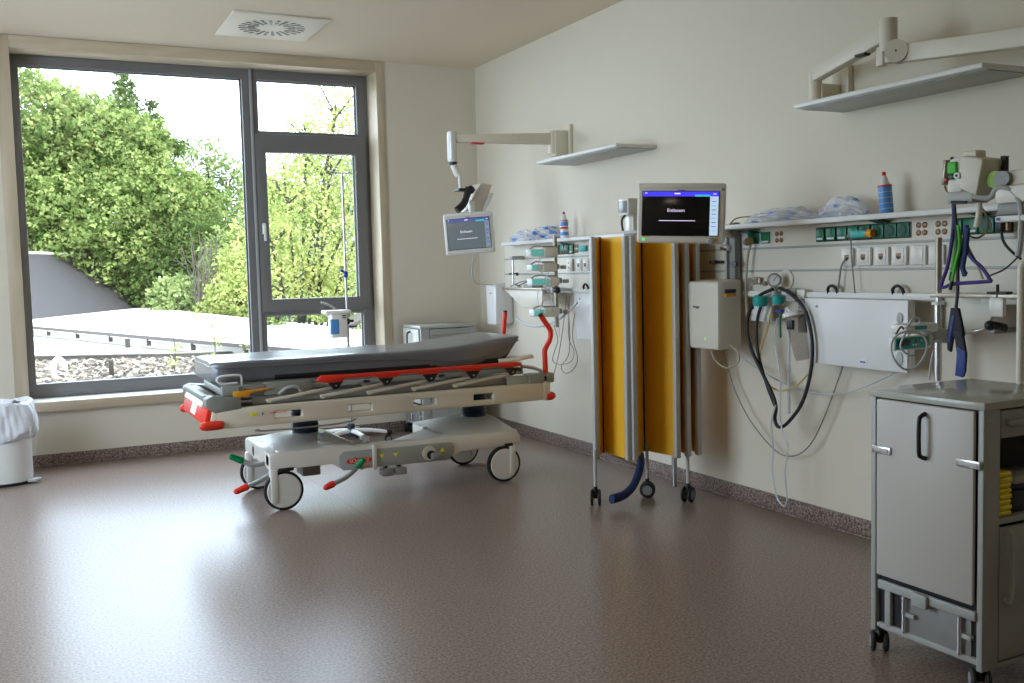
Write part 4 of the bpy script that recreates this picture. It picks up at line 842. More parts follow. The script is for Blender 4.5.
def monitor(name, lab, w, h, loc, rz, rx, ry, kind):
    t = thing(name, lab, 'monitor', (0, 0, 0)); hw, hh = w/2, h/2
    case = m_beige2 if kind == 'big' else m_white
    q = MB(); q.box((-hw, 0, -hh), (hw, .05, hh), case, .014, 3); q.box((-hw*.8, .04, -hh*.8), (hw*.8, .095, hh*.8), case, .02); q.box((-hw+.004, -.006, hh-.026), (hw-.004, .03, hh-.002), case, .006)
    q.box((-.05, .09, -.05), (.05, .14, .05), m_grey, .01); build(q, 'housing', t)
    l, r, tp, bt = -hw+w*.062, hw-w*.082, hh-h*.145, -hh+h*.13
    q = MB(); q.box((l-.004, -.004, bt-.004), (r+.004, .004, tp+.004), m_ink, .002); q.box((l, -.0065, bt), (r, -.003, tp), m_screen if kind == 'big' else m_sgrey, .0005)
    sc = build(q, 'screen', t)
    sw, sh = r-l, tp-bt
    q = MB(); q.box((l, -.0075, tp-sh*.11), (r, -.0062, tp), m_sblue if kind == 'big' else m_mblue); q.box((l+sw*.42, -.0085, tp-sh*.06), (l+sw*.5, -.0074, tp-sh*.03), m_text); q.box((l+sw*.03, -.0085, tp-sh*.04), (l+sw*.06, -.0074, tp-sh*.02), m_text); q.box((l+sw*.93, -.0085, tp-sh*.065), (l+sw*.97, -.0074, tp-sh*.045), m_text); build(q, 'menu_bar', sc, 'blue bar along the top of the screen')
    q = MB(); q.box((r-sw*.11, -.0078, bt), (r, -.0060, tp-sh*.11), m_sside if kind == 'big' else m_mside); build(q, 'side_menu', sc, 'pale blue column at the right of the screen')
    q = MB(); q.box((r-sw*.31, -.0080, tp-sh*.115), (r-sw*.11, -.0070, tp-sh*.07), m_scyan); build(q, 'status_bar', sc)
    q = MB(); M_ = Matrix(((1, 0, 0, 0), (0, 0, -1, 0), (0, 1, 0, 0), (0, 0, 0, 1)))
    cx = l+sw*.445; q.text('Entlassen', h*.078, m_text, Matrix.Translation((cx, -.0072, bt+sh*.57)) @ M_)
    build(q, 'screen_text', sc, 'white word Entlassen')
    q = MB(); q.box((l+sw*.22, -.0072, bt+sh*.328), (l+sw*.70, -.0066, bt+sh*.343), m_text)
    build(q, 'small_print', sc, 'thin white line of small print') 
    q = MB()
    for k in range(8): q.box((r-sw*.085, -.0086, bt+sh*(.10+.095*k)), (r-sw*.03, -.0077, bt+sh*(.115+.095*k)), (m_scyan, m_sblue, m_purple)[k % 3])
    build(q, 'menu_entries', sc)
    if kind == 'big':
        q = MB(); q.lathe((hw-w*.16, 0, -hh+.012), [(0, 0), (.018, 0), (.016, .018), (.012, .022), (0, .022)], m_lgrey, (0, -1, 0), 24); build(q, 'rotary_knob', t)
        q = MB(); q.cyl((l+.008, .001, -hh+.017), (l+.008, -.002, -hh+.017), .007, m_led); build(q, 'status_light', t, 'green status light')
        q = MB(); q.cyl((hw-w*.095, .001, -hh+.018), (hw-w*.095, -.002, -hh+.018), .008, m_orange); build(q, 'orange_button', t, 'orange round mark')
        q = MB(); q.box((l, -.0015, -hh+.031), (l+.038, .001, -hh+.037), m_orange); build(q, 'label_strip', t, 'orange label strip')
        q = MB(); q.text('Dräger', .013, m_blue, Matrix.Translation((0, -.0072, hh-.036)) @ M_); build(q, 'logo', t, 'small dark maker logo')
        q = MB(); q.cyl((hw-.014, .001, hh-.032), (hw-.014, -.0025, hh-.032), .009, m_grey); build(q, 'power_button', t)
    else:
        q = MB(); q.cyl((l+.008, .001, -hh+.017), (l+.008, -.002, -hh+.017), .007, m_ylw); q.cyl((hw-w*.095, .001, -hh+.018), (hw-w*.095, -.002, -hh+.018), .006, m_ylw); q.bm.transform(Matrix.Identity(4)); build(q, 'status_light', t, 'yellow marks')
        q = MB(); q.text('Dräger', .012, m_ink, Matrix.Translation((0, -.0072, hh-.032)) @ M_); build(q, 'logo', t, 'small dark maker logo')
    t.rotation_euler = (rx, ry, rz); t.location = loc
    return t
monitor('patient_monitor', 'large beige patient monitor with dark screen and blue bar in front of yellow screen', .435, .298, (-.803, -4.15, 1.655), -.68, 0, .04, 'big')
monitor('patient_monitor', 'smaller white patient monitor with grey screen hanging near the corner', .356, .298, (-.832, -1.64, 1.662), -.42, 0, -.06, 'small')
b = MB(); b.box((-.80, -1.60, 1.80), (-.76, -1.54, 1.90), m_offw, .006); tag(build(b, 'monitor_bracket'), 'cream bracket joining the left monitor to its arm', 'bracket')
t = thing('support_bracket', 'grey support arm with chrome clamp holding the large monitor to the rail', 'arm', (-.12, -3.71, 1.25))
b = MB(); b.box((-.145, -3.75, 1.30), (-.10, -3.70, 1.63), m_grey, .008); b.box((-.15, -3.685, 1.28), (-.12, -3.665, 1.62), m_lgrey, .004); build(b, 'column', t)
b = MB(); b.cyl((-.16, -3.72, 1.488), (-.16, -3.66, 1.492), .018, m_chrome); build(b, 'clamp', t, 'chrome clamp')
b = MB(); b.tube([(-.13, -3.70, 1.56), (-.4, -3.85, 1.60), (-.66, -4.0, 1.65)], .022, m_beige, sm=3); build(b, 'arm_tube', t)
b = MB(); b.cyl((-.14, -3.75, 1.395), (-.165, -3.76, 1.395), .019, m_black); b.cyl((-.14, -3.73, 1.42), (-.14, -3.73, 1.50), .006, m_cable); build(b, 'knob', t, 'black oval knob')
b = MB(); b.cyl((-.12, -3.50, 1.408), (-.12, -3.62, 1.408), .009, m_black); b.cyl((-.12, -3.52, 1.408), (-.12, -3.55, 1.408), .013, m_dsteel); build(b, 'side_lever', t)
t = thing('display_module', 'small grey display module behind the left edge of the large monitor', 'module', (-.83, -3.75, 1.6))
b = MB(); b.box((-.885, -3.80, 1.665), (-.765, -3.70, 1.755), m_offw, .008); b.box((-.85, -3.79, 1.56), (-.765, -3.71, 1.67), m_offw, .008); build(b, 'housing', t)
b = MB(); b.box((-.889, -3.79, 1.68), (-.884, -3.71, 1.742), m_sgrey, .001); build(b, 'display', t)
b = MB(); b.tube([(-.875, -3.76, 1.67), (-.90, -3.76, 1.64), (-.895, -3.76, 1.585)], .006, m_ink); b.box((-.86, -3.95, 1.565), (-.77, -3.71, 1.585), m_grey, .004); b.tube([(-.80, -3.90, 1.575), (-.62, -3.95, 1.60), (-.50, -3.91, 1.62)], .010, m_grey, sm=2); build(b, 'bracket', t)

# beige wall boxes
def wallbox(lab, ya, yb, z0, z1, d, M, led, xw=-.005):
    t = thing('wall_box', lab, 'box', (0, (ya+yb)/2, z0)); q = MB()
    q.prism([(xw, yb-.005, z0+.01), (xw, ya+.005, z0+.01), (-d+.0, ya-.025, z0), (-d+.0, yb+.01, z0)], (0, 0, z1-z0), M, .018)
    q.warp(lambda c: (c.x, c.y+(c.z-z0)*.04*(1 if c.y > (ya+yb)/2 else -.2), c.z)); build(q, 'housing', t)
    q = MB()
    if led:
        q.text('Dräger', .022, m_ink, XW((-d-.0015, ya-.10, z0+.24))); build(q, 'logo', t); q = MB(); q.box((-d-.0015, yb+.12, z0+.055), (-d+.001, yb+.126, z0+.067), m_led); build(q, 'status_light', t, 'green status light'); q = MB(); q.box((-d+.04, yb-.016, z1-.065), (-d+.11, yb-.004, z1-.045), m_ink); build(q, 'dark_label', t); q = MB(); q.box((-d+.04, yb-.016, z1-.085), (-d+.11, yb-.004, z1-.07), m_orange); build(q, 'warning_label', t, 'yellow warning label')
    else: q.box((-d-.0015, yb+.08, z1-.08), (-d+.001, yb+.12, z1-.07), m_grey); build(q, 'label', t)
    return t
wallbox('beige power box hanging on the wall below the large monitor', -3.50, -3.80, .915, 1.30, .30, m_beige2, True, -.14)
wallbox('white box on the wall beside the corner under the left monitor', -.45, -.665, .925, 1.27, .165, m_white, False)
b = MB(); b.box((-.10, -4.0, 1.085), (-.085, -3.83, 1.165), m_white, .004); b.box((-.10, -4.0, 1.075), (-.07, -3.83, 1.085), m_white, .003); b.box((-.102, -3.86, 1.14), (-.0995, -3.845, 1.158), m_blue)
b.box((-.088, -3.95, 1.15), (-.0, -3.90, 1.21), m_white, .003); tag(build(b, 'card_holder'), 'small white card holder beside the beige power box', 'holder')

# suction regulator, hoses, jar
t = thing('suction_regulator', 'suction regulator with round gauge and teal knobs on the rail', 'regulator', (-.12, -4.07, 1.17))
b = MB(); b.lathe((-.09, -4.115, 1.305), [(0, 0), (.055, 0), (.055, .008), (.045, .014), (0, .014)], m_beige2, (-1, 0, 0)); build(b, 'wall_outlet', t)
b = MB(); ax = Vector((-.75, -.66, 0)).normalized(); g0 = Vector((-.16, -4.098, 1.305))
b.lathe(g0, [(0, 0), (.034, 0), (.037, .006), (.037, .024), (.030, .027), (.030, .022), (0, .022)], m_grey, ax, 32); ga = build(b, 'gauge', t)
b = MB(); b.cyl(g0+ax*.0215, g0+ax*.0228, .029, m_white, seg=32); b.cyl(g0+ax*.0228, g0+ax*.0235, .003, m_black); b.cyl(g0+ax*.0235+Vector((0, 0, 0)), g0+ax*.0235+Vector((.01, -.012, .022)), .0012, m_black, seg=6); build(b, 'dial', ga, 'white dial with needle')
b = MB(); b.cyl((-.15, -4.10, 1.17), (-.15, -4.08, 1.27), .020, m_lgrey); b.cyl((-.15, -4.08, 1.255), (-.15, -4.08, 1.275), .012, m_steel); build(b, 'valve_body', t)
b = MB(); b.lathe((-.165, -3.985, 1.165), [(0, 0), (.034, 0), (.040, .012), (.040, .045), (.030, .055), (0, .055)], m_teal, (0, -.1, 1)); build(b, 'teal_knob', t, 'teal knob')
b = MB(); b.lathe((-.165, -4.13, 1.178), [(0, 0), (.030, 0), (.034, .008), (.034, .04), (.026, .048), (0, .048)], m_teal, (0, 0, 1)); build(b, 'teal_knob', t, 'teal knob')
b = MB(); b.cyl((-.09, -3.90, 1.30), (-.15, -3.90, 1.30), .022, m_beige2); b.cyl((-.15, -3.90, 1.30), (-.16, -3.90, 1.30), .018, m_steel); b.cyl((-.11, -3.87, 1.30), (-.11, -4.02, 1.306), .014, m_beige2); b.cyl((-.13, -3.95, 1.315), (-.13, -3.95, 1.29), .016, m_dsteel); b.cyl((-.13, -4.0, 1.285), (-.15, -4.0, 1.285), .013, m_dsteel); build(b, 'gas_outlet', t)
b = MB(); b.box((-.15, -4.24, 1.19), (-.105, -4.17, 1.26), m_lgrey, .006); b.box((-.14, -4.30, 1.205), (-.105, -4.24, 1.255), m_offw, .006); build(b, 'rail_clamp', t)
cable('rubber_hose', 'hose', .0095, m_rubber, 'thick black rubber hose hanging in a long loop from the gauge', 'hose')
cable('rubber_hose', 'hose2', .0085, m_rubber, 'shorter black hose inside the long hose loop', 'hose')
cable('silicone_tube', 'yellow', .0055, m_tubey, 'yellowish soft tube curving inside the black hose loop', 'tube')
cable('clear_tube', 'clear', .0045, m_clear, 'clear tube hanging down to the skirting board', 'tube')
cable('clear_tube', 'clear2', .008, m_clear, 'short wide clear tube hanging behind the suction jar', 'tube')
b = MB(); b.box((-.20, -4.19, 1.136), (-.16, -4.145, 1.148), m_blue, .003); b.cyl((-.18, -4.165, 1.0), (-.18, -4.16, 1.14), .006, m_green); tag(build(b, 'hose_clip'), 'blue and green clip hanging beside the suction jar', 'clip')
t = thing('suction_jar', 'smoky clear suction jar with white lid hanging by the black hose', 'jar', (-.17, -4.27, .9)); q0, q1 = Vector((-.17, -4.258, 1.118)), Vector((-.17, -4.318, .893)); ax = (q1-q0).normalized()
b = MB(); b.lathe(q0, [(.0, 0), (.052, 0), (.049, .03), (.040, .20), (.034, .232), (0, .236)], m_jar, ax); build(b, 'jar_body', t)
b = MB(); b.lathe(q0-ax*.022, [(0, 0), (.052, 0), (.060, .008), (.060, .026), (0, .026)], m_white, ax); b.tube([q0-ax*.01+Vector((0, .02, .0)), q0+Vector((-.0, .05, .04)), q0+Vector((0, .07, -.01))], .009, m_white); build(b, 'lid', t)
b = MB(); b.box((-.225, -4.30, 1.05), (-.205, -4.26, 1.10), m_black, .004); b.box((-.13, -4.30, 1.03), (-.10, -4.24, 1.23), m_grey, .004); build(b, 'bracket', t)

# infusion pumps
def pump(name, lab, x0, x1, xb, y, z0, z1, bz0=None, bz1=None, teal='full', group=None):
    t = thing(name, lab, 'pump', ((x0+x1)/2, y, z0), group); q = MB()
    q.box((xb, y-.045, bz0 or z0-.008), (x1, y+.07, bz1 or z1+.012), m_beige2, .016); q.box((x0, y-.03, z0), (xb+.02, y+(.0 if teal == 'pad' else .05), z1), m_white, .008); build(q, 'housing', t)
    q = MB(); m0 = x0+.005; m1 = xb-.0
    if teal == 'pad':
        q.box((m0, y-.034, z0+.006), (m1, y-.028, z1-.004), m_tealk, .002); fc = build(q, 'front_plate', t, 'teal front plate')
        q = MB(); q.box((m0+.008, y-.036, z0+.02), (m0+(m1-m0)*.42, y-.033, z1-.012), m_dlcd, .001); build(q, 'display', fc, 'dark unlit display')
        q = MB()
        for k in range(6): q.cyl((m0+(m1-m0)*(.52+.08*(k % 4)), y-.036, z0+.022+.016*(k//3)), (m0+(m1-m0)*(.52+.08*(k % 4)), y-.033, z0+.022+.016*(k//3)), .0045, (m_white, m_white, m_lgrey, m_white, m_orange, m_blue)[k], seg=10)
        build(q, 'keypad', fc); q = MB(); q.box((x1-.01, y-.02, z0+.01), (x1+.03, y+.02, z1), m_grey, .006); build(q, 'pole_clamp', t); return t
    q.box((m0, y-.034, z0+.008), (m1 if teal == 'full' else m0+(m1-m0)*.45, y-.028, z1-.006), m_lcd, .001); fc = build(q, 'display', t, 'teal lit display')
    q = MB()
    for k in range(3): q.cyl((m0+(m1-m0)*(.62+.12*k), y-.036, (z0+z1)/2+.003), (m0+(m1-m0)*(.62+.12*k), y-.033, (z0+z1)/2+.003), .004, m_white, seg=10)
    build(q, 'keypad', fc)
    q = MB(); q.tube([(x0+.01, y, z1+.0), (x0+.05, y, z1+.02), (xb, y, z1+.018)], .006, m_steel); q.cyl((xb, y-.02, z1+.016), (x1-.02, y-.02, z1+.016), .006, m_grey); build(q, 'syringe_plunger', t)
    q = MB(); q.box((x1-.01, y-.02, z0+.01), (x1+.03, y+.02, z1), m_grey, .006); q.cyl((x1+.045, y, (z0+z1)/2), (x1+.085, y-.01, (z0+z1)/2), .014, m_lgrey); build(q, 'pole_clamp', t)
    return t
PX, PY = -.25, -1.86
b = MB(); b.cyl((PX, PY, .965), (PX, PY, 1.628), .0155, m_dsteel, seg=16); b.cyl((PX, PY, 1.24), (-.11, PY, 1.235), .012, m_steel); b.box((-.29, PY-.03, 1.22), (-.23, PY+.03, 1.26), m_grey, .006); b.cyl((-.262, PY-.03, 1.235), (-.262, PY-.05, 1.235), .022, m_black); tag(build(b, 'equipment_pole'), 'bronze coloured pole carrying the stacked syringe pumps left of the yellow screen', 'pole')
yy = PY-.06
pump('syringe_pump', 'topmost syringe pump of the four on the left wall pole', -.50, -.28, -.395, yy, 1.482, 1.535)
pump('syringe_pump', 'second syringe pump from the top of the left wall pole', -.495, -.29, -.405, yy, 1.378, 1.425, teal='part')
pump('syringe_pump', 'third syringe pump from the top, with wide teal display', -.495, -.27, -.355, yy, 1.275, 1.325)
pump('syringe_pump', 'lowest syringe pump on the left pole beside the red push handle', -.485, -.275, -.40, yy, 1.055, 1.105)
b = MB(); b.tube([(-.30, yy, 1.10), (-.34, yy-.04, 1.17), (-.42, yy-.05, 1.16), (-.44, yy-.05, 1.10), (-.40, yy-.04, 1.06)], .003, m_clear); b.tube([(-.45, yy-.04, 1.27), (-.46, yy-.05, 1.16), (-.42, yy-.05, 1.08)], .003, m_clear); tag(build(b, 'infusion_line'), 'thin clear infusion lines between the left syringe pumps', 'tube')
for k, (x, zt, zb) in enumerate(((-.43, 1.47, 1.26), (-.36, 1.37, 1.05), (-.33, 1.26, .90))):
    b = MB(); b.tube([(x, yy-.03, zt), (x-.03, yy-.06, (zt+zb)/2+.03), (x+.02, yy-.07, (zt+zb)/2-.02), (x+.04, yy-.05, zb)], .0028, m_clear)
    tag(build(b, 'infusion_line'), ('upper', 'middle', 'lower')[k]+' clear line hanging in front of the left pump stack', 'tube')
# trays on the rail
def tray(lab, board_y, plate, xp):
    t = thing('rail_tray', lab, 'tray', (-.2, (board_y[0]+board_y[1])/2, 1.23)); q = MB(); q.box((-.31, board_y[1], 1.238), (-.112, board_y[0], 1.250), m_offw, .003); q.box((-.312, board_y[1], 1.234), (-.305, board_y[0], 1.252), m_dsteel, .002); build(q, 'tray_top', t)
    q = MB(); q.prism([(xp, y, z) for y, z in plate], (.012, 0, 0), m_beige2, .003); build(q, 'bracket_plate', t); return t
tray('left wall tray with sloping bracket under the left monitor', (-1.09, -1.75), [(-1.11, 1.236), (-1.74, 1.236), (-1.73, 1.115), (-1.40, 1.105)], -.30)
tray('right wall tray with sloping bracket above the trolley', (-5.24, -5.66), [(-5.12, 1.238), (-5.46, 1.238), (-5.38, 1.10), (-5.20, 1.075), (-5.12, 1.09)], -.14)
b = MB(); b.box((-.26, -1.5, 1.25), (-.16, -1.36, 1.275), m_grey, .006); b.tube([(-.29, -1.2, 1.262), (-.25, -1.35, 1.30), (-.2, -1.5, 1.29), (-.25, -1.62, 1.265)], .005, m_cable); b.tube([(-.2, -1.15, 1.262), (-.16, -1.35, 1.31), (-.23, -1.55, 1.27)], .004, m_ink); tag(build(b, 'cable_tangle'), 'tangle of grey cables lying on the left wall tray', 'cable')
b = MB(); b.cyl((-.19, -1.05, 1.275), (-.19, -1.05, 1.48), .008, m_steel); b.cyl((-.19, -1.10, 1.36), (-.19, -.98, 1.358), .006, m_black); b.ball((-.19, -1.12, 1.355), .014, m_black); b.box((-.21, -1.07, 1.47), (-.095, -1.03, 1.50), m_lgrey, .005); b.cyl((-.12, -1.05, 1.25), (-.19, -1.05, 1.28), .008, m_steel); tag(build(b, 'rail_lever'), 'steel lever with black knob at the left end of the supply unit', 'lever')
t = thing('pump_stand', 'short steel pole clamped to the rail left of the hanging leads', 'pole', (-.16, -5.155, .86))
b = MB(); b.cyl((-.16, -5.155, .86), (-.16, -5.155, 1.20), .016, m_steel); build(b, 'lower_tube', t)
b = MB(); b.cyl((-.16, -5.155, 1.25), (-.16, -5.155, 1.49), .014, m_dsteel); b.cyl((-.16, -5.155, 1.19), (-.16, -5.155, 1.26), .01, m_steel); build(b, 'upper_tube', t, 'bronze coloured upper tube')
b = MB(); b.cyl((-.16, -5.155, 1.196), (-.16, -5.155, 1.208), .028, m_white); b.box((-.16, -5.17, 1.215), (-.10, -5.14, 1.24), m_grey, .003); build(b, 'cap', t)
PT = pump('infusion_pump', 'infusion pump with teal keypad front hanging at the right of the white board', -.52, -.30, -.32, -5.21, 1.016, 1.074, 1.03, 1.075, 'pad')
b = MB(); b.box((-.45, -5.24, 1.084), (-.25, -5.15, 1.125), m_offw, .014); b.box((-.40, -5.243, 1.10), (-.33, -5.24, 1.116), m_teal, .002); b.tube([(-.44, -5.22, 1.10), (-.47, -5.23, 1.115), (-.50, -5.23, 1.085)], .004, m_ink); b.box((-.27, -5.23, 1.045), (-.20, -5.13, 1.10), m_lgrey, .01)
b.box((-.20, -5.22, 1.03), (-.13, -5.13, 1.09), m_lgrey, .01); tag(build(b, 'pump_clamp'), 'grey clamp and holder on top of the right infusion pump', 'clamp')
b = MB(); c0 = Vector((-.50, -5.30, 1.022)); b.tube([c0+Vector((.088*math.cos(a)*.93, -.01*math.sin(a*2)-.088*math.cos(a)*.2, .080*math.sin(a))) for a in [2*PI*k/14 for k in range(14)]], .0048, m_cablew, closed=True)
b.tube([c0+Vector((.02, .03, .09)), c0+Vector((.07, .04, .13)), c0+Vector((.13, .06, .12)), c0+Vector((.17, .10, .08))], .0045, m_cablew); b.tube([c0+Vector((-.02, 0, .075)), c0+Vector((-.05, 0, .02)), c0+Vector((0, 0, -.02)), c0+Vector((.03, 0, -.02))], .0042, m_cablew)
tag(build(b, 'coiled_tube'), 'pale tube coiled in a ring in front of the right infusion pump', 'tube')
cable('wall_cable', 'pumpdrop', .004, m_cablew, 'short pale cable dropping below the right infusion pump')
b = MB(); b.cyl((-.09, -5.43, 1.10), (-.16, -5.42, 1.115), .020, m_black); b.tube([(-.15, -5.42, 1.11), (-.17, -5.36, 1.09), (-.17, -5.30, 1.08)], .006, m_steel); b.ball((-.165, -5.42, 1.115), .022, m_black); b.box((-.16, -5.44, 1.08), (-.0, -5.40, 1.10), m_grey, .003)
tag(build(b, 'lever_knob'), 'black ball knob with steel lever under the right tray', 'knob')
b = MB(); b.cyl((-.15, -5.45, 1.185), (-.15, -5.45, 1.205), .028, m_black); b.cyl((-.15, -5.45, 1.2), (-.15, -5.45, 1.238), .01, m_black); b.box((-.2, -5.62, 1.205), (-.12, -5.40, 1.236), m_offw, .005); tag(build(b, 'clamp_knob'), 'flat black knob below the bracket of the right tray', 'knob')

# monitoring module with leads, far right
t_mod = t = thing('monitoring_module', 'beige patient module with green connectors at upper right', 'module', (-.40, -5.525, 1.63))
b = MB(); b.prism([(-.47, -5.51, 1.675), (-.47, -5.59, 1.635), (-.47, -5.62, 1.80), (-.47, -5.52, 1.825)], (.13, 0, 0), m_beige2, .012); b.prism([(-.46, -5.445, 1.66), (-.46, -5.515, 1.66), (-.46, -5.53, 1.825), (-.46, -5.455, 1.815)], (.11, 0, 0), m_offw, .012); b.box((-.44, -5.565, 1.81), (-.38, -5.505, 1.845), m_beige, .006); build(b, 'housing', t)
b = MB(); b.prism([(-.465, -5.423, 1.70), (-.465, -5.435, 1.70), (-.465, -5.447, 1.815), (-.465, -5.433, 1.815)], (.10, 0, 0), m_dsteel, .003); build(b, 'front_plate', t)
b = MB(); b.box((-.475, -5.5, 1.745), (-.455, -5.46, 1.80), m_lgreen, .006); b.box((-.474, -5.487, 1.72), (-.458, -5.465, 1.745), m_dgreen, .004); build(b, 'green_connector', t, 'bright green connectors')
b = MB(); b.cyl((-.475, -5.45, 1.722), (-.46, -5.45, 1.722), .006, m_red); b.cyl((-.475, -5.505, 1.735), (-.46, -5.505, 1.735), .014, m_white); b.cyl((-.477, -5.505, 1.735), (-.46, -5.505, 1.735), .006, m_ink); build(b, 'lead_socket', t)
b = MB(); b.box((-.46, -5.565, 1.61), (-.36, -5.445, 1.665), m_lgrey, .006); b.cyl((-.465, -5.545, 1.612), (-.465, -5.475, 1.618), .006, m_ink); b.tube([(-.42, -5.565, 1.61), (-.42, -5.565, 1.56), (-.42, -5.555, 1.50)], .012, m_beige2); build(b, 'lower_bracket', t)
b = MB(); b.box((-.36, -5.615, 1.66), (-.34, -5.63, 1.81), m_black, .003); b.box((-.43, -6.25, 1.67), (-.36, -5.615, 1.738), m_beige2, .01); build(b, 'support_arm', t)
b = MB(); b.cyl((-.435, -5.645, 1.704), (-.355, -5.645, 1.704), .038, m_lime); b.cyl((-.442, -5.665, 1.703), (-.43, -5.665, 1.703), .034, m_lime); b.cyl((-.45, -5.685, 1.703), (-.36, -5.685, 1.703), .034, m_grey); build(b, 'arm_joint', t, 'grey joint with lime green ring')
t_mod.scale.z = .86
t = thing('device_head', 'light grey device with hose at the right edge above the sockets', 'device', (-.36, -5.78, 1.5))
b = MB(); b.box((-.45, -6.1, 1.555), (-.27, -5.665, 1.60), m_grey, .01); b.box((-.46, -6.1, 1.595), (-.26, -5.655, 1.668), m_offw, .025); build(b, 'housing', t)
b = MB(); b.box((-.46, -6.1, 1.53), (-.26, -5.665, 1.553), m_white, .006); b.box((-.463, -5.69, 1.536), (-.458, -5.675, 1.547), m_blue); b.cyl((-.40, -5.68, 1.50), (-.40, -5.68, 1.53), .010, m_socket); build(b, 'base_tray', t)
b = MB(); b.cyl((-.38, -5.76, 1.40), (-.38, -5.76, 1.535), .018, m_offw); build(b, 'stem', t)
cable('corrugated_hose', 'greyhose', .011, m_lgrey, 'grey bent hose running from the patient module to the right edge', 'hose')
cable('lead_cable', 'purple', .0075, m_purple, 'purple lead hanging in a large triangle loop')
cable('lead_cable', 'dark', .0065, m_ink, 'black lead hanging straight down to the dark blue strap')
for k, l in (('green1', 'long green lead hanging from the green connector'), ('green2', 'short green lead beside the purple loop'), ('green3', 'green lead with curved end in the middle of the lead bundle')): cable('lead_cable', k, .006, m_lgreen, l, extra=lambda q, k=k: q.tube([PATHS[k][-1], Vector(PATHS[k][-1])+Vector((0, .008, -.035))], .007, m_red if k == 'green3' else m_black, sm=1))
for k, l in (('navy1', 'navy lead hanging left in the dark bundle'), ('navy2', 'navy lead hanging right in the dark bundle')): cable('lead_cable', k, .009, m_purple if k == 'x' else m_navy, l)
cable('lead_cable', 'brown', .0042, m_cbrown, 'thin ochre lead looping right of the green leads')
cable('lead_cable', 'thin', .0035, m_ink, 'thin dark lead running to the right edge')
cable('lead_cable', 'beige1', .0042, m_cableb, 'short beige lead crossing the purple loop')
b = MB(); b.box((-.435, -5.635, 1.10), (-.405, -5.555, 1.12), m_white, .003); b.bm.free()
b = MB(); b.box((-.32, -5.60, 1.16), (-.295, -5.53, 1.24), m_offw, .012); b.cyl((-.308, -5.565, 1.235), (-.308, -5.565, 1.29), .006, m_black); b.box((-.33, -5.62, 1.252), (-.29, -5.53, 1.262), m_black, .003); tag(build(b, 'sensor_clip'), 'pale sensor clip hanging in front of the right tray', 'clip')
b = MB(); b.prism([(-.44, -5.452, 1.20), (-.44, -5.488, 1.20), (-.44, -5.515, 1.09), (-.44, -5.49, 1.085), (-.44, -5.464, 1.085), (-.44, -5.452, 1.02), (-.44, -5.436, 1.03), (-.44, -5.434, 1.09)], (.016, 0, 0), m_bcloth, .004)
b.prism([(-.45, -5.475, 1.11), (-.45, -5.515, 1.11), (-.45, -5.534, 1.02), (-.45, -5.530, .95), (-.45, -5.520, .925), (-.45, -5.488, .93), (-.45, -5.49, 1.02)], (.014, 0, 0), m_bcloth, .004)
b.prism([(-.453, -5.495, 1.05), (-.453, -5.534, 1.03), (-.453, -5.532, .95), (-.453, -5.522, .925), (-.453, -5.486, .93), (-.453, -5.492, .99)], (.006, 0, 0), m_ncloth, .002)
b.prism([(-.443, -5.462, 1.17), (-.443, -5.474, 1.17), (-.443, -5.452, 1.06), (-.443, -5.438, 1.06)], (.006, 0, 0), m_ncloth, .001)
tag(build(b, 'cuff_strap'), 'dark blue cuff strap hanging over the trolley corner', 'strap')

# upper right swing arm
t = thing('swing_arm', 'cream jointed wall arm above the upper right shelf', 'arm', (0, -4.44, 2.3))
b = MB(); b.box((-.035, -4.50, 2.175), (-.001, -4.39, 2.37), m_beige, .004); build(b, 'wall_plate', t)
b = MB(); b.box((-.16, -4.45, 2.19), (-.03, -4.36, 2.28), m_beige, .01); b.cyl((-.165, -4.41, 2.185), (-.165, -4.41, 2.34), .032, m_beige); build(b, 'pivot_block', t)
b = MB(); b.prism([(-.19, -4.40, 2.29), (-.19, -4.40, 2.35), (-.33, -4.98, 2.43), (-.33, -4.98, 2.35)], (.055, -.012, 0), m_beige2, .008); b.box((-.30, -4.86, 2.325), (-.26, -4.80, 2.337), m_black, .003); build(b, 'arm_beam', t)
b = MB(); b.cyl((-.30, -5.0, 2.31), (-.30, -5.0, 2.452), .038, m_beige2, seg=28); b.box((-.335, -5.0, 2.25), (-.30, -4.96, 2.335), m_beige2, .008); b.cyl((-.30, -5.02, 2.26), (-.30, -5.02, 2.335), .03, m_beige2); build(b, 'elbow', t)
b = MB(); ax = Vector((-.85, -.5, 0)).normalized(); p = Vector((-.30, -5.055, 2.298)); b.cyl(p-ax*.02, p+ax*.045, .049, m_beige2, seg=32); b.cyl(p+ax*.045, p+ax*.047, .004, m_ink); build(b, 'disc_joint', t)
b = MB(); b.prism([(-.31, -5.07, 2.252), (-.31, -5.07, 2.328), (-.31, -6.3, 2.212), (-.31, -6.3, 2.135)], (.05, 0, 0), m_beige2, .008); build(b, 'spring_arm', t)

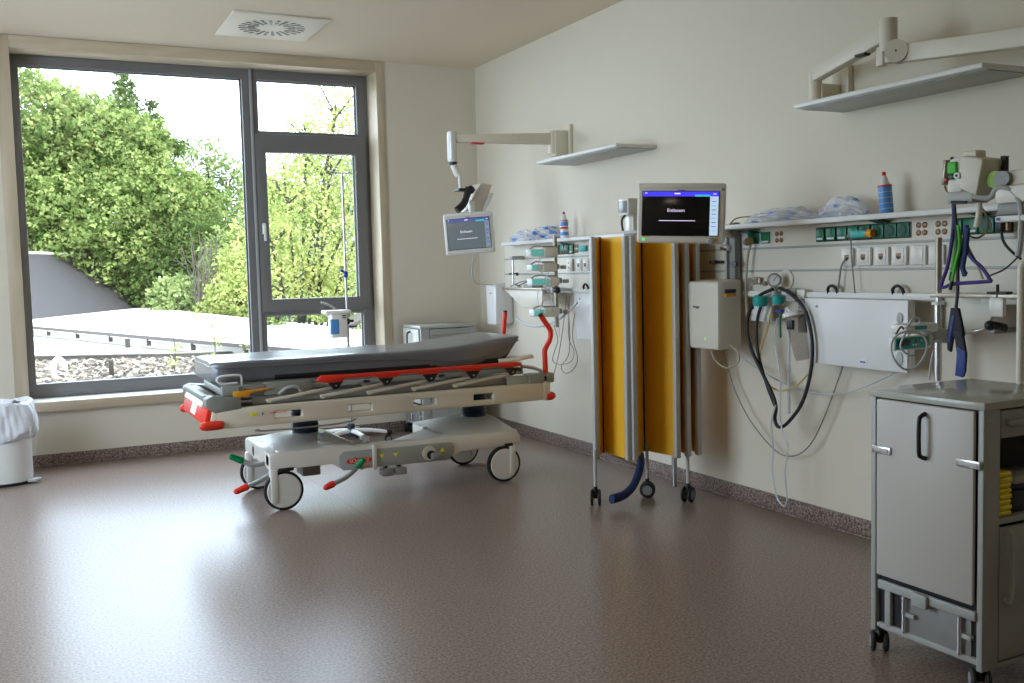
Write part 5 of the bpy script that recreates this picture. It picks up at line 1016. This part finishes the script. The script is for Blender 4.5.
# bottles and film bags on top of the supply unit
def bottle(lab, p, tilt, kind):
    t = thing('disinfectant_bottle', lab, 'bottle', p); x, y, z = p
    q = MB(); q.lathe(p, [(0, 0), (.028, 0), (.031, .006), (.031, .125), (.031, .128), (0, .128)], m_bottle if kind else m_white); build(q, 'body', t)
    q = MB(); q.lathe((x, y, z+.125), [(.0, 0), (.033, 0), (.033, .007), (0, .007)], m_rtext); build(q, 'red_band', t)
    q = MB(); q.lathe((x, y, z+.133), [(0, -.004), (.029, -.004), (.022, .008), (.013, .035), (.010, .045), (0, .045)], m_white); build(q, 'nozzle', t)
    q = MB(); q.lathe((x, y, z+.176), [(0, 0), (.009, 0), (.010, .01), (.007, .02), (0, .02)], m_rtext); build(q, 'cap', t, 'small red cap')
    q = MB()
    if kind: 
        for k in range(4): q.lathe((x, y, z+.02+.026*k), [(.0, 0), (.0313, 0), (.0313, .002), (0, .002)], m_scyan if False else m_dtext)
    else:
        q.lathe((x, y, z+.09), [(0, 0), (.0315, 0), (.0315, .03), (0, .03)], m_bottle); q.lathe((x, y, z+.068), [(0, 0), (.0316, 0), (.0316, .014), (0, .014)], m_rtext); q.lathe((x, y, z+.02), [(0, 0), (.0315, 0), (.0315, .025), (0, .025)], m_bottle)
    build(q, 'label', t); t.rotation_euler = (tilt, 0, 0); return t
bottle('blue disinfectant bottle with red cap standing on the right part of the supply unit', (-.115, -4.822, 1.6145), -.10, 1)
bottle('white bottle with blue and red label standing left of the yellow screen', (-.115, -1.765, 1.6145), -.03, 0)
def film(lab, y0, y1, h, seed, blue, slope=0):
    rr = np.random.default_rng(seed); t = bmesh.new(); bmesh.ops.create_icosphere(t, subdivisions=5, radius=1)
    ph = rr.random(12)*6.28
    for v in t.verts:
        x, y, z = v.co; n = .14*math.sin(7*x+ph[0]+3*y)+.12*math.sin(9*y+ph[1]+4*z)+.10*math.sin(13*z+ph[2]+9*x)+.07*math.sin(23*y+ph[3])+.05*math.sin(31*x+19*z+ph[4])
        s_ = 1+n; fl = math.copysign(abs(y)**.8, y)
        v.co = Vector((-.095+x*s_*.075, (y0+y1)/2+fl*(y0-y1)/2, 1.617+(max(-.35, z*s_)+.35)*h/1.5*(1+slope*(-y))*(1-.45*abs(y)**2)))
    q = MB(); q.take(t, m_bag); bi = q.mi(m_bagblue)
    for f in q.bm.faces:
        c = f.calc_center_median()
        w = math.sin(c.y*28+ph[5])*math.sin(c.z*90+ph[6])+.5*math.sin(c.x*60+c.y*50+ph[7])
        if w > blue: f.material_index = bi
    return tag(build(q, 'film_bag'), lab, 'bag')
film('crumpled clear film bag on the supply unit just right of the large monitor', -3.80, -4.36, .075, 3, 1.02)
film('fuller clear film bag with blue print left of the blue bottle', -4.38, -4.67, .10, 5, .9, .25)
film('crumpled blue and clear film bag at the left end of the supply unit', -.88, -1.25, .085, 8, .95)
film('clear film bag with a bright blue patch above the syringe pumps', -1.28, -1.62, .11, 9, .55)
b = MB(); b.tube([(-.15, -3.72, 1.62), (-.14, -3.76, 1.65), (-.12, -3.87, 1.655), (-.10, -3.98, 1.64), (-.12, -4.02, 1.619)], .004, m_cbrown); tag(build(b, 'lead_cable'), 'thin ochre lead lying on the supply unit beside the large monitor', 'cable')

# ================================================================== TROLLEYS (same make, folded leaf on the side facing the room)
def trolley(lab, x0, x1, y0, y1, top, post=False, M1=m_lgrey):
    """x0: side with the folded leaf, y0: front with drawer and door"""
    t = thing('supply_trolley', lab, 'trolley', ((x0+x1)/2, (y0+y1)/2, 0)); w = y1-y0
    q = MB(); q.box((x0-.006, y0-.006, top-.026), (x1+.006, y1+.006, top), m_ttop, .004); build(q, 'top_board', t)
    q = MB()
    for (px, py, sx, sy) in ((x0, y0, 1, 1), (x0, y1, 1, -1), (x1, y0, -1, 1), (x1, y1, -1, -1)):
        pw = .078 if py == y0 else .03
        q.box((min(px, px+sx*pw), min(py, py+sy*.022), .072), (max(px, px+sx*pw), max(py, py+sy*.022), top-.026), M1, .004)
    q.cyl((x0+.035, y0-.003, top-.065), (x0+.035, y0+.003, top-.065), .008, M1)
    q.box((x0+.02, y0+.02, .10), (x0+.03, y1-.02, top-.026), m_ink, .001); q.box((x1-.012, y0+.02, .09), (x1, y1-.02, top-.026), M1, .002); q.box((x0+.03, y1-.012, .10), (x1-.02, y1, top-.026), M1, .002)
    q.box((x0+.012, y0+.05, .10), (x0+.02, y1-.14, .24), m_grey, .002); q.box((x0+.004, y0+.02, .088), (x0+.03, y1-.03, .108), M1, .003); q.box((x0+.03, y0+.004, .072), (x1-.03, y0+.022, .088), M1, .003)
    q.box((x0+.03, y0+.02, .085), (x1-.02, y1-.01, .095), m_grey, .002); q.box((x0+.004, y1-.085, .10), (x0+.02, y1-.06, .25), M1, .002)
    build(q, 'frame', t)
    q = MB(); q.box((x0-.012, y0+.028, .285), (x0+.004, y1-.035, top-.030), m_leaf, .007); lf = build(q, 'folded_leaf', t, 'off white folded side leaf')
    yh = y0+.215; q = MB(); q.tube([(x0-.012, yh, .735), (x0-.032, yh, .742), (x0-.042, yh, .76), (x0-.042, yh, .86), (x0-.032, yh, .878), (x0-.012, yh, .885)], .0075, m_black); build(q, 'handle', lf, 'black bow handle')
    for ya, yb, z in ((y0-.002, y0+.09, .744), (y1-.105, y1-.02, .735)):
        q = MB(); q.box((x0-.019, ya, z-.013), (x0-.010, yb, z+.014), m_steel, .004); q.box((x0-.021, ya+.01, z-.006), (x0-.0185, yb-.012, z+.008), m_alup, .001); build(q, 'latch', t, 'metal latch')
    q = MB(); q.box((x0-.010, y0+.02, .236), (x0+.006, y1-.04, .268), M1, .004); q.box((x0-.024, y0+.20, .222), (x0-.006, y0+.262, .268), M1, .005); build(q, 'hinge_bar', t)
    for yy_ in (y0+.085, y1-.15):
        q = MB(); q.cyl((x0-.0, yy_, .105), (x0-.0, yy_, .238), .0075, m_chrome); q.box((x0-.004, yy_-.045, .165), (x0+.014, yy_-.01, .18), M1, .002); build(q, 'slide_rod', t, 'chrome rod')
    # front: drawer, open shelf, door
    xa, xb = x0+.082, x1-.034
    q = MB(); q.box((xa, y0+.002, top-.122), (xb, y0+.02, top-.032), M1, .004); q.box((xa, y0+.02, top-.115), (xb, y1-.05, top-.105), M1, .002); dr = build(q, 'drawer', t)
    q = MB(); q.tube([(xa+.035, y0+.002, top-.072), (xa+.045, y0-.026, top-.072), (xb-.045, y0-.026, top-.072), (xb-.035, y0+.002, top-.072)], .010, M1, flat=1.3); build(q, 'handle', dr)
    q = MB(); q.box((xa-.02, y0+.004, .543), (xb+.02, y1-.014, .563), M1, .003); build(q, 'shelf', t)
    q = MB(); q.box((xa, y0+.002, .095), (xb, y0+.02, .532), M1, .004); do = build(q, 'door', t)
    q = MB(); q.tube([(xa+.028, y0+.002, .515), (xa+.028, y0-.024, .50), (xa+.028, y0-.024, .31), (xa+.028, y0+.002, .295)], .009, M1, flat=1.3); build(q, 'handle', do)
    for (cx, cy) in ((x0+.012, y1-.03), (x0+.03, y0+.03), (x1-.04, y0+.03), (x1-.03, y1-.03)):
        q = MB(); q.cyl((cx, cy, .06), (cx, cy, .105), .009, m_steel); build(q, 'caster_stem', t); caster(cx, cy, t, .9, r=.036)
    if post:
        q = MB(); q.tube([(x1-.0, y0+.255, top-.02), (x1, y0+.255, 1.30), (x1+.01, y0+.255, 1.37), (x1+.05, y0+.24, 1.405), (x1+.15, y0+.22, 1.41)], .013, m_beige2); build(q, 'push_bar', t, 'beige upright push bar')
    return t
trolley('grey supply trolley in the right foreground with folded off white side leaf', -1.10, -.59, -6.132, -5.669, .944, True)
trolley('pale grey trolley by the window wall behind the stretcher', -.775, -.265, -.475, -.05, .942)
for k in range(8):
    z = .5645+.0182*k; b = MB(); dx = .003*math.sin(k*2.3)
    b.box((-1.005+dx, -6.118, z), (-.945+dx, -5.98, z+.0165), m_ylw, .006); b.box((-1.003+dx, -6.1185, z+.0055), (-.95+dx, -6.1175, z+.0085), m_orange)
    od = ('lowest', 'second from the bottom', 'third from the bottom', 'fourth from the bottom', 'fifth from the bottom', 'third from the top', 'second from the top', 'topmost')[k]
    tag(build(b, 'yellow_packet'), od+' yellow packet of the stack on the trolley shelf', 'packet', 'yellow packets on the trolley shelf')
b = MB(); b.box((-.935, -6.11, .5645), (-.80, -5.98, .64), m_black, .012); b.box((-.93, -6.12, .66), (-.78, -6.0, .69), m_lgrey, .01); b.box((-.925, -6.10, .635), (-.80, -6.0, .662), m_ink, .01)
tag(build(b, 'storage_pouch'), 'dark pouch with grey flap beside the yellow packets', 'pouch')

# ================================================================== DRIP STAND WITH DISPENSER BOX
t = thing('drip_stand', 'steel drip stand on a white star base in front of the window', 'stand', (-1.385, -.42, 0))
c = Vector((-1.385, -.42, 0))
b = MB(); b.cyl(c+Vector((0, 0, .09)), c+Vector((0, 0, .17)), .03, m_bellows); b.cyl(c+Vector((0, 0, .07)), c+Vector((0, 0, .10)), .045, m_bellows); build(b, 'hub', t)
for k in range(5):
    a = math.radians(-12+72*k); d = Vector((math.cos(a), math.sin(a), 0)); e = c+d*.30
    b = MB(); b.tube([c+Vector((0, 0, .115)), c+d*.15+Vector((0, 0, .11)), e+Vector((0, 0, .085))], .020, m_white, flat=.8, sm=3, r1=.016); lg = build(b, 'star_leg', t)
    b = MB(); b.cyl(e-d*.01+Vector((0, 0, .083)), e+d*.03+Vector((0, 0, .083)), .021, m_black); build(b, 'end_cap', lg); caster(e.x, e.y, t, a, r=.030)
b = MB(); b.cyl(c+Vector((0, 0, .15)), c+Vector((0, 0, 1.0)), .0135, m_steel); b.cyl(c+Vector((0, 0, 1.0)), c+Vector((0, 0, 2.20)), .0095, m_steel); build(b, 'pole', t)
b = MB()
for a in (.15, 1.72, 3.29, 4.86):
    d = Vector((math.cos(a), math.sin(a), 0)); p = c+Vector((0, 0, 2.195)); b.tube([p, p+d*.08, p+d*.115+Vector((0, 0, -.008)), p+d*.13+Vector((0, 0, .015))], .005, m_steel)
build(b, 'hook_cross', t)
b = MB(); b.cyl(c+Vector((0, 0, 1.36)), c+Vector((0, 0, 1.41)), .018, m_blue); b.tube([c+Vector((0, 0, 1.40)), c+Vector((-.05, -.02, 1.42))], .009, m_blue, sm=1); build(b, 'clamp', t, 'blue clamp')
b = MB(); b.cyl(c+Vector((0, 0, .985)), c+Vector((0, 0, 1.03)), .019, m_black); b.cyl(c+Vector((.015, -.01, .965)), c+Vector((.07, -.02, .965)), .008, m_blue); b.cyl(c+Vector((0, 0, 1.01)), c+Vector((.05, 0, 1.01)), .012, m_black); build(b, 'height_knob', t)
b = MB(); b.tube([c+Vector((.01, -.02, 2.15)), c+Vector((.06, -.02, 2.0)), c+Vector((.03, -.02, 1.7)), c+Vector((.01, -.02, 1.42))], .003, m_clear, seg=6); build(b, 'drip_line', t)
t = thing('warmer_box', 'light grey box with blue window clamped to the drip stand', 'device', (-1.46, -.47, .82))
WB = t
b = MB(); b.box((-1.535, -.56, .83), (-1.405, -.44, 1.03), m_offw, .014); b.box((-1.585, -.575, 1.02), (-1.375, -.425, 1.05), m_offw, .010); b.tube([(-1.47, -.50, 1.045), (-1.52, -.50, 1.085), (-1.60, -.50, 1.115)], .008, m_lgrey, sm=3); build(b, 'housing', t)
b = MB(); b.box((-1.545, -.565, .86), (-1.475, -.54, .98), m_bottle, .008); build(b, 'blue_window', t, 'blue window'); b = MB(); b.box((-1.45, -.563, 1.0), (-1.42, -.558, 1.01), m_ink); b.box((-1.45, -.563, .985), (-1.42, -.558, .992), m_ink); build(b, 'label', t)
WB.location.z += .055; WB.location.x -= .02

# ================================================================== WASTE BIN
t = thing('waste_bin', 'round white pedal bin with white liner at the left edge', 'bin', (-3.905, -.52, 0)); bc = Vector((-3.905, -.52, 0))
b = MB(); b.lathe(bc, [(.0, .02), (.168, .02), (.172, .05), (.172, .50), (.178, .515), (.178, .53), (.165, .535), (.160, .50), (0, .49)], m_white, seg=48); build(b, 'body', t)
b = MB(); b.lathe(bc, [(0, 0), (.165, 0), (.175, .006), (.175, .02), (0, .02)], m_black, seg=48); build(b, 'base_ring', t)
b = MB(); b.prism([bc+Vector(v) for v in ((.13, -.13, .012), (.19, -.155, .012), (.225, -.115, .012), (.20, -.075, .012), (.15, -.08, .012))], (0, 0, .022), m_lgrey, .006); build(b, 'pedal', t, 'grey foot pedal')
fl = lambda a, j: .7*math.sin(a*5+1.1*j)+.5*math.sin(a*9-1.7*j+1)+.35*math.sin(a*17+2.3*j)+.2*math.sin(a*31-j)
tt = bmesh.new(); n = 144; rows = []
for j, (r, z, am) in enumerate(((.10, .55, .01), (.155, .575, .012), (.176, .578, .008), (.195, .565, .012), (.208, .50, .014), (.222, .42, .018), (.218, .36, .02), (.200, .325, .014), (.176, .31, .003))):
    rows.append([tt.verts.new(bc+Vector(((r+am*fl(a, j))*math.cos(a), (r+am*fl(a, j))*math.sin(a), z+.012*math.sin(a*3+j*.5)+.006*math.sin(a*11+j*2)))) for a in [2*PI*k/n for k in range(n)]])
for A, B in zip(rows, rows[1:]):
    for k in range(n): tt.faces.new((A[k], B[k], B[(k+1) % n], A[(k+1) % n]))
b = MB(); b.take(tt, m_liner); ln = build(b, 'bin_liner', t, 'crumpled white plastic liner')
md = ln.modifiers.new('thick', 'SOLIDIFY'); md.thickness = .002; md = ln.modifiers.new('sub', 'SUBSURF'); md.levels = md.render_levels = 1

print('things', len([o for o in bpy.data.objects if o.parent is None]))
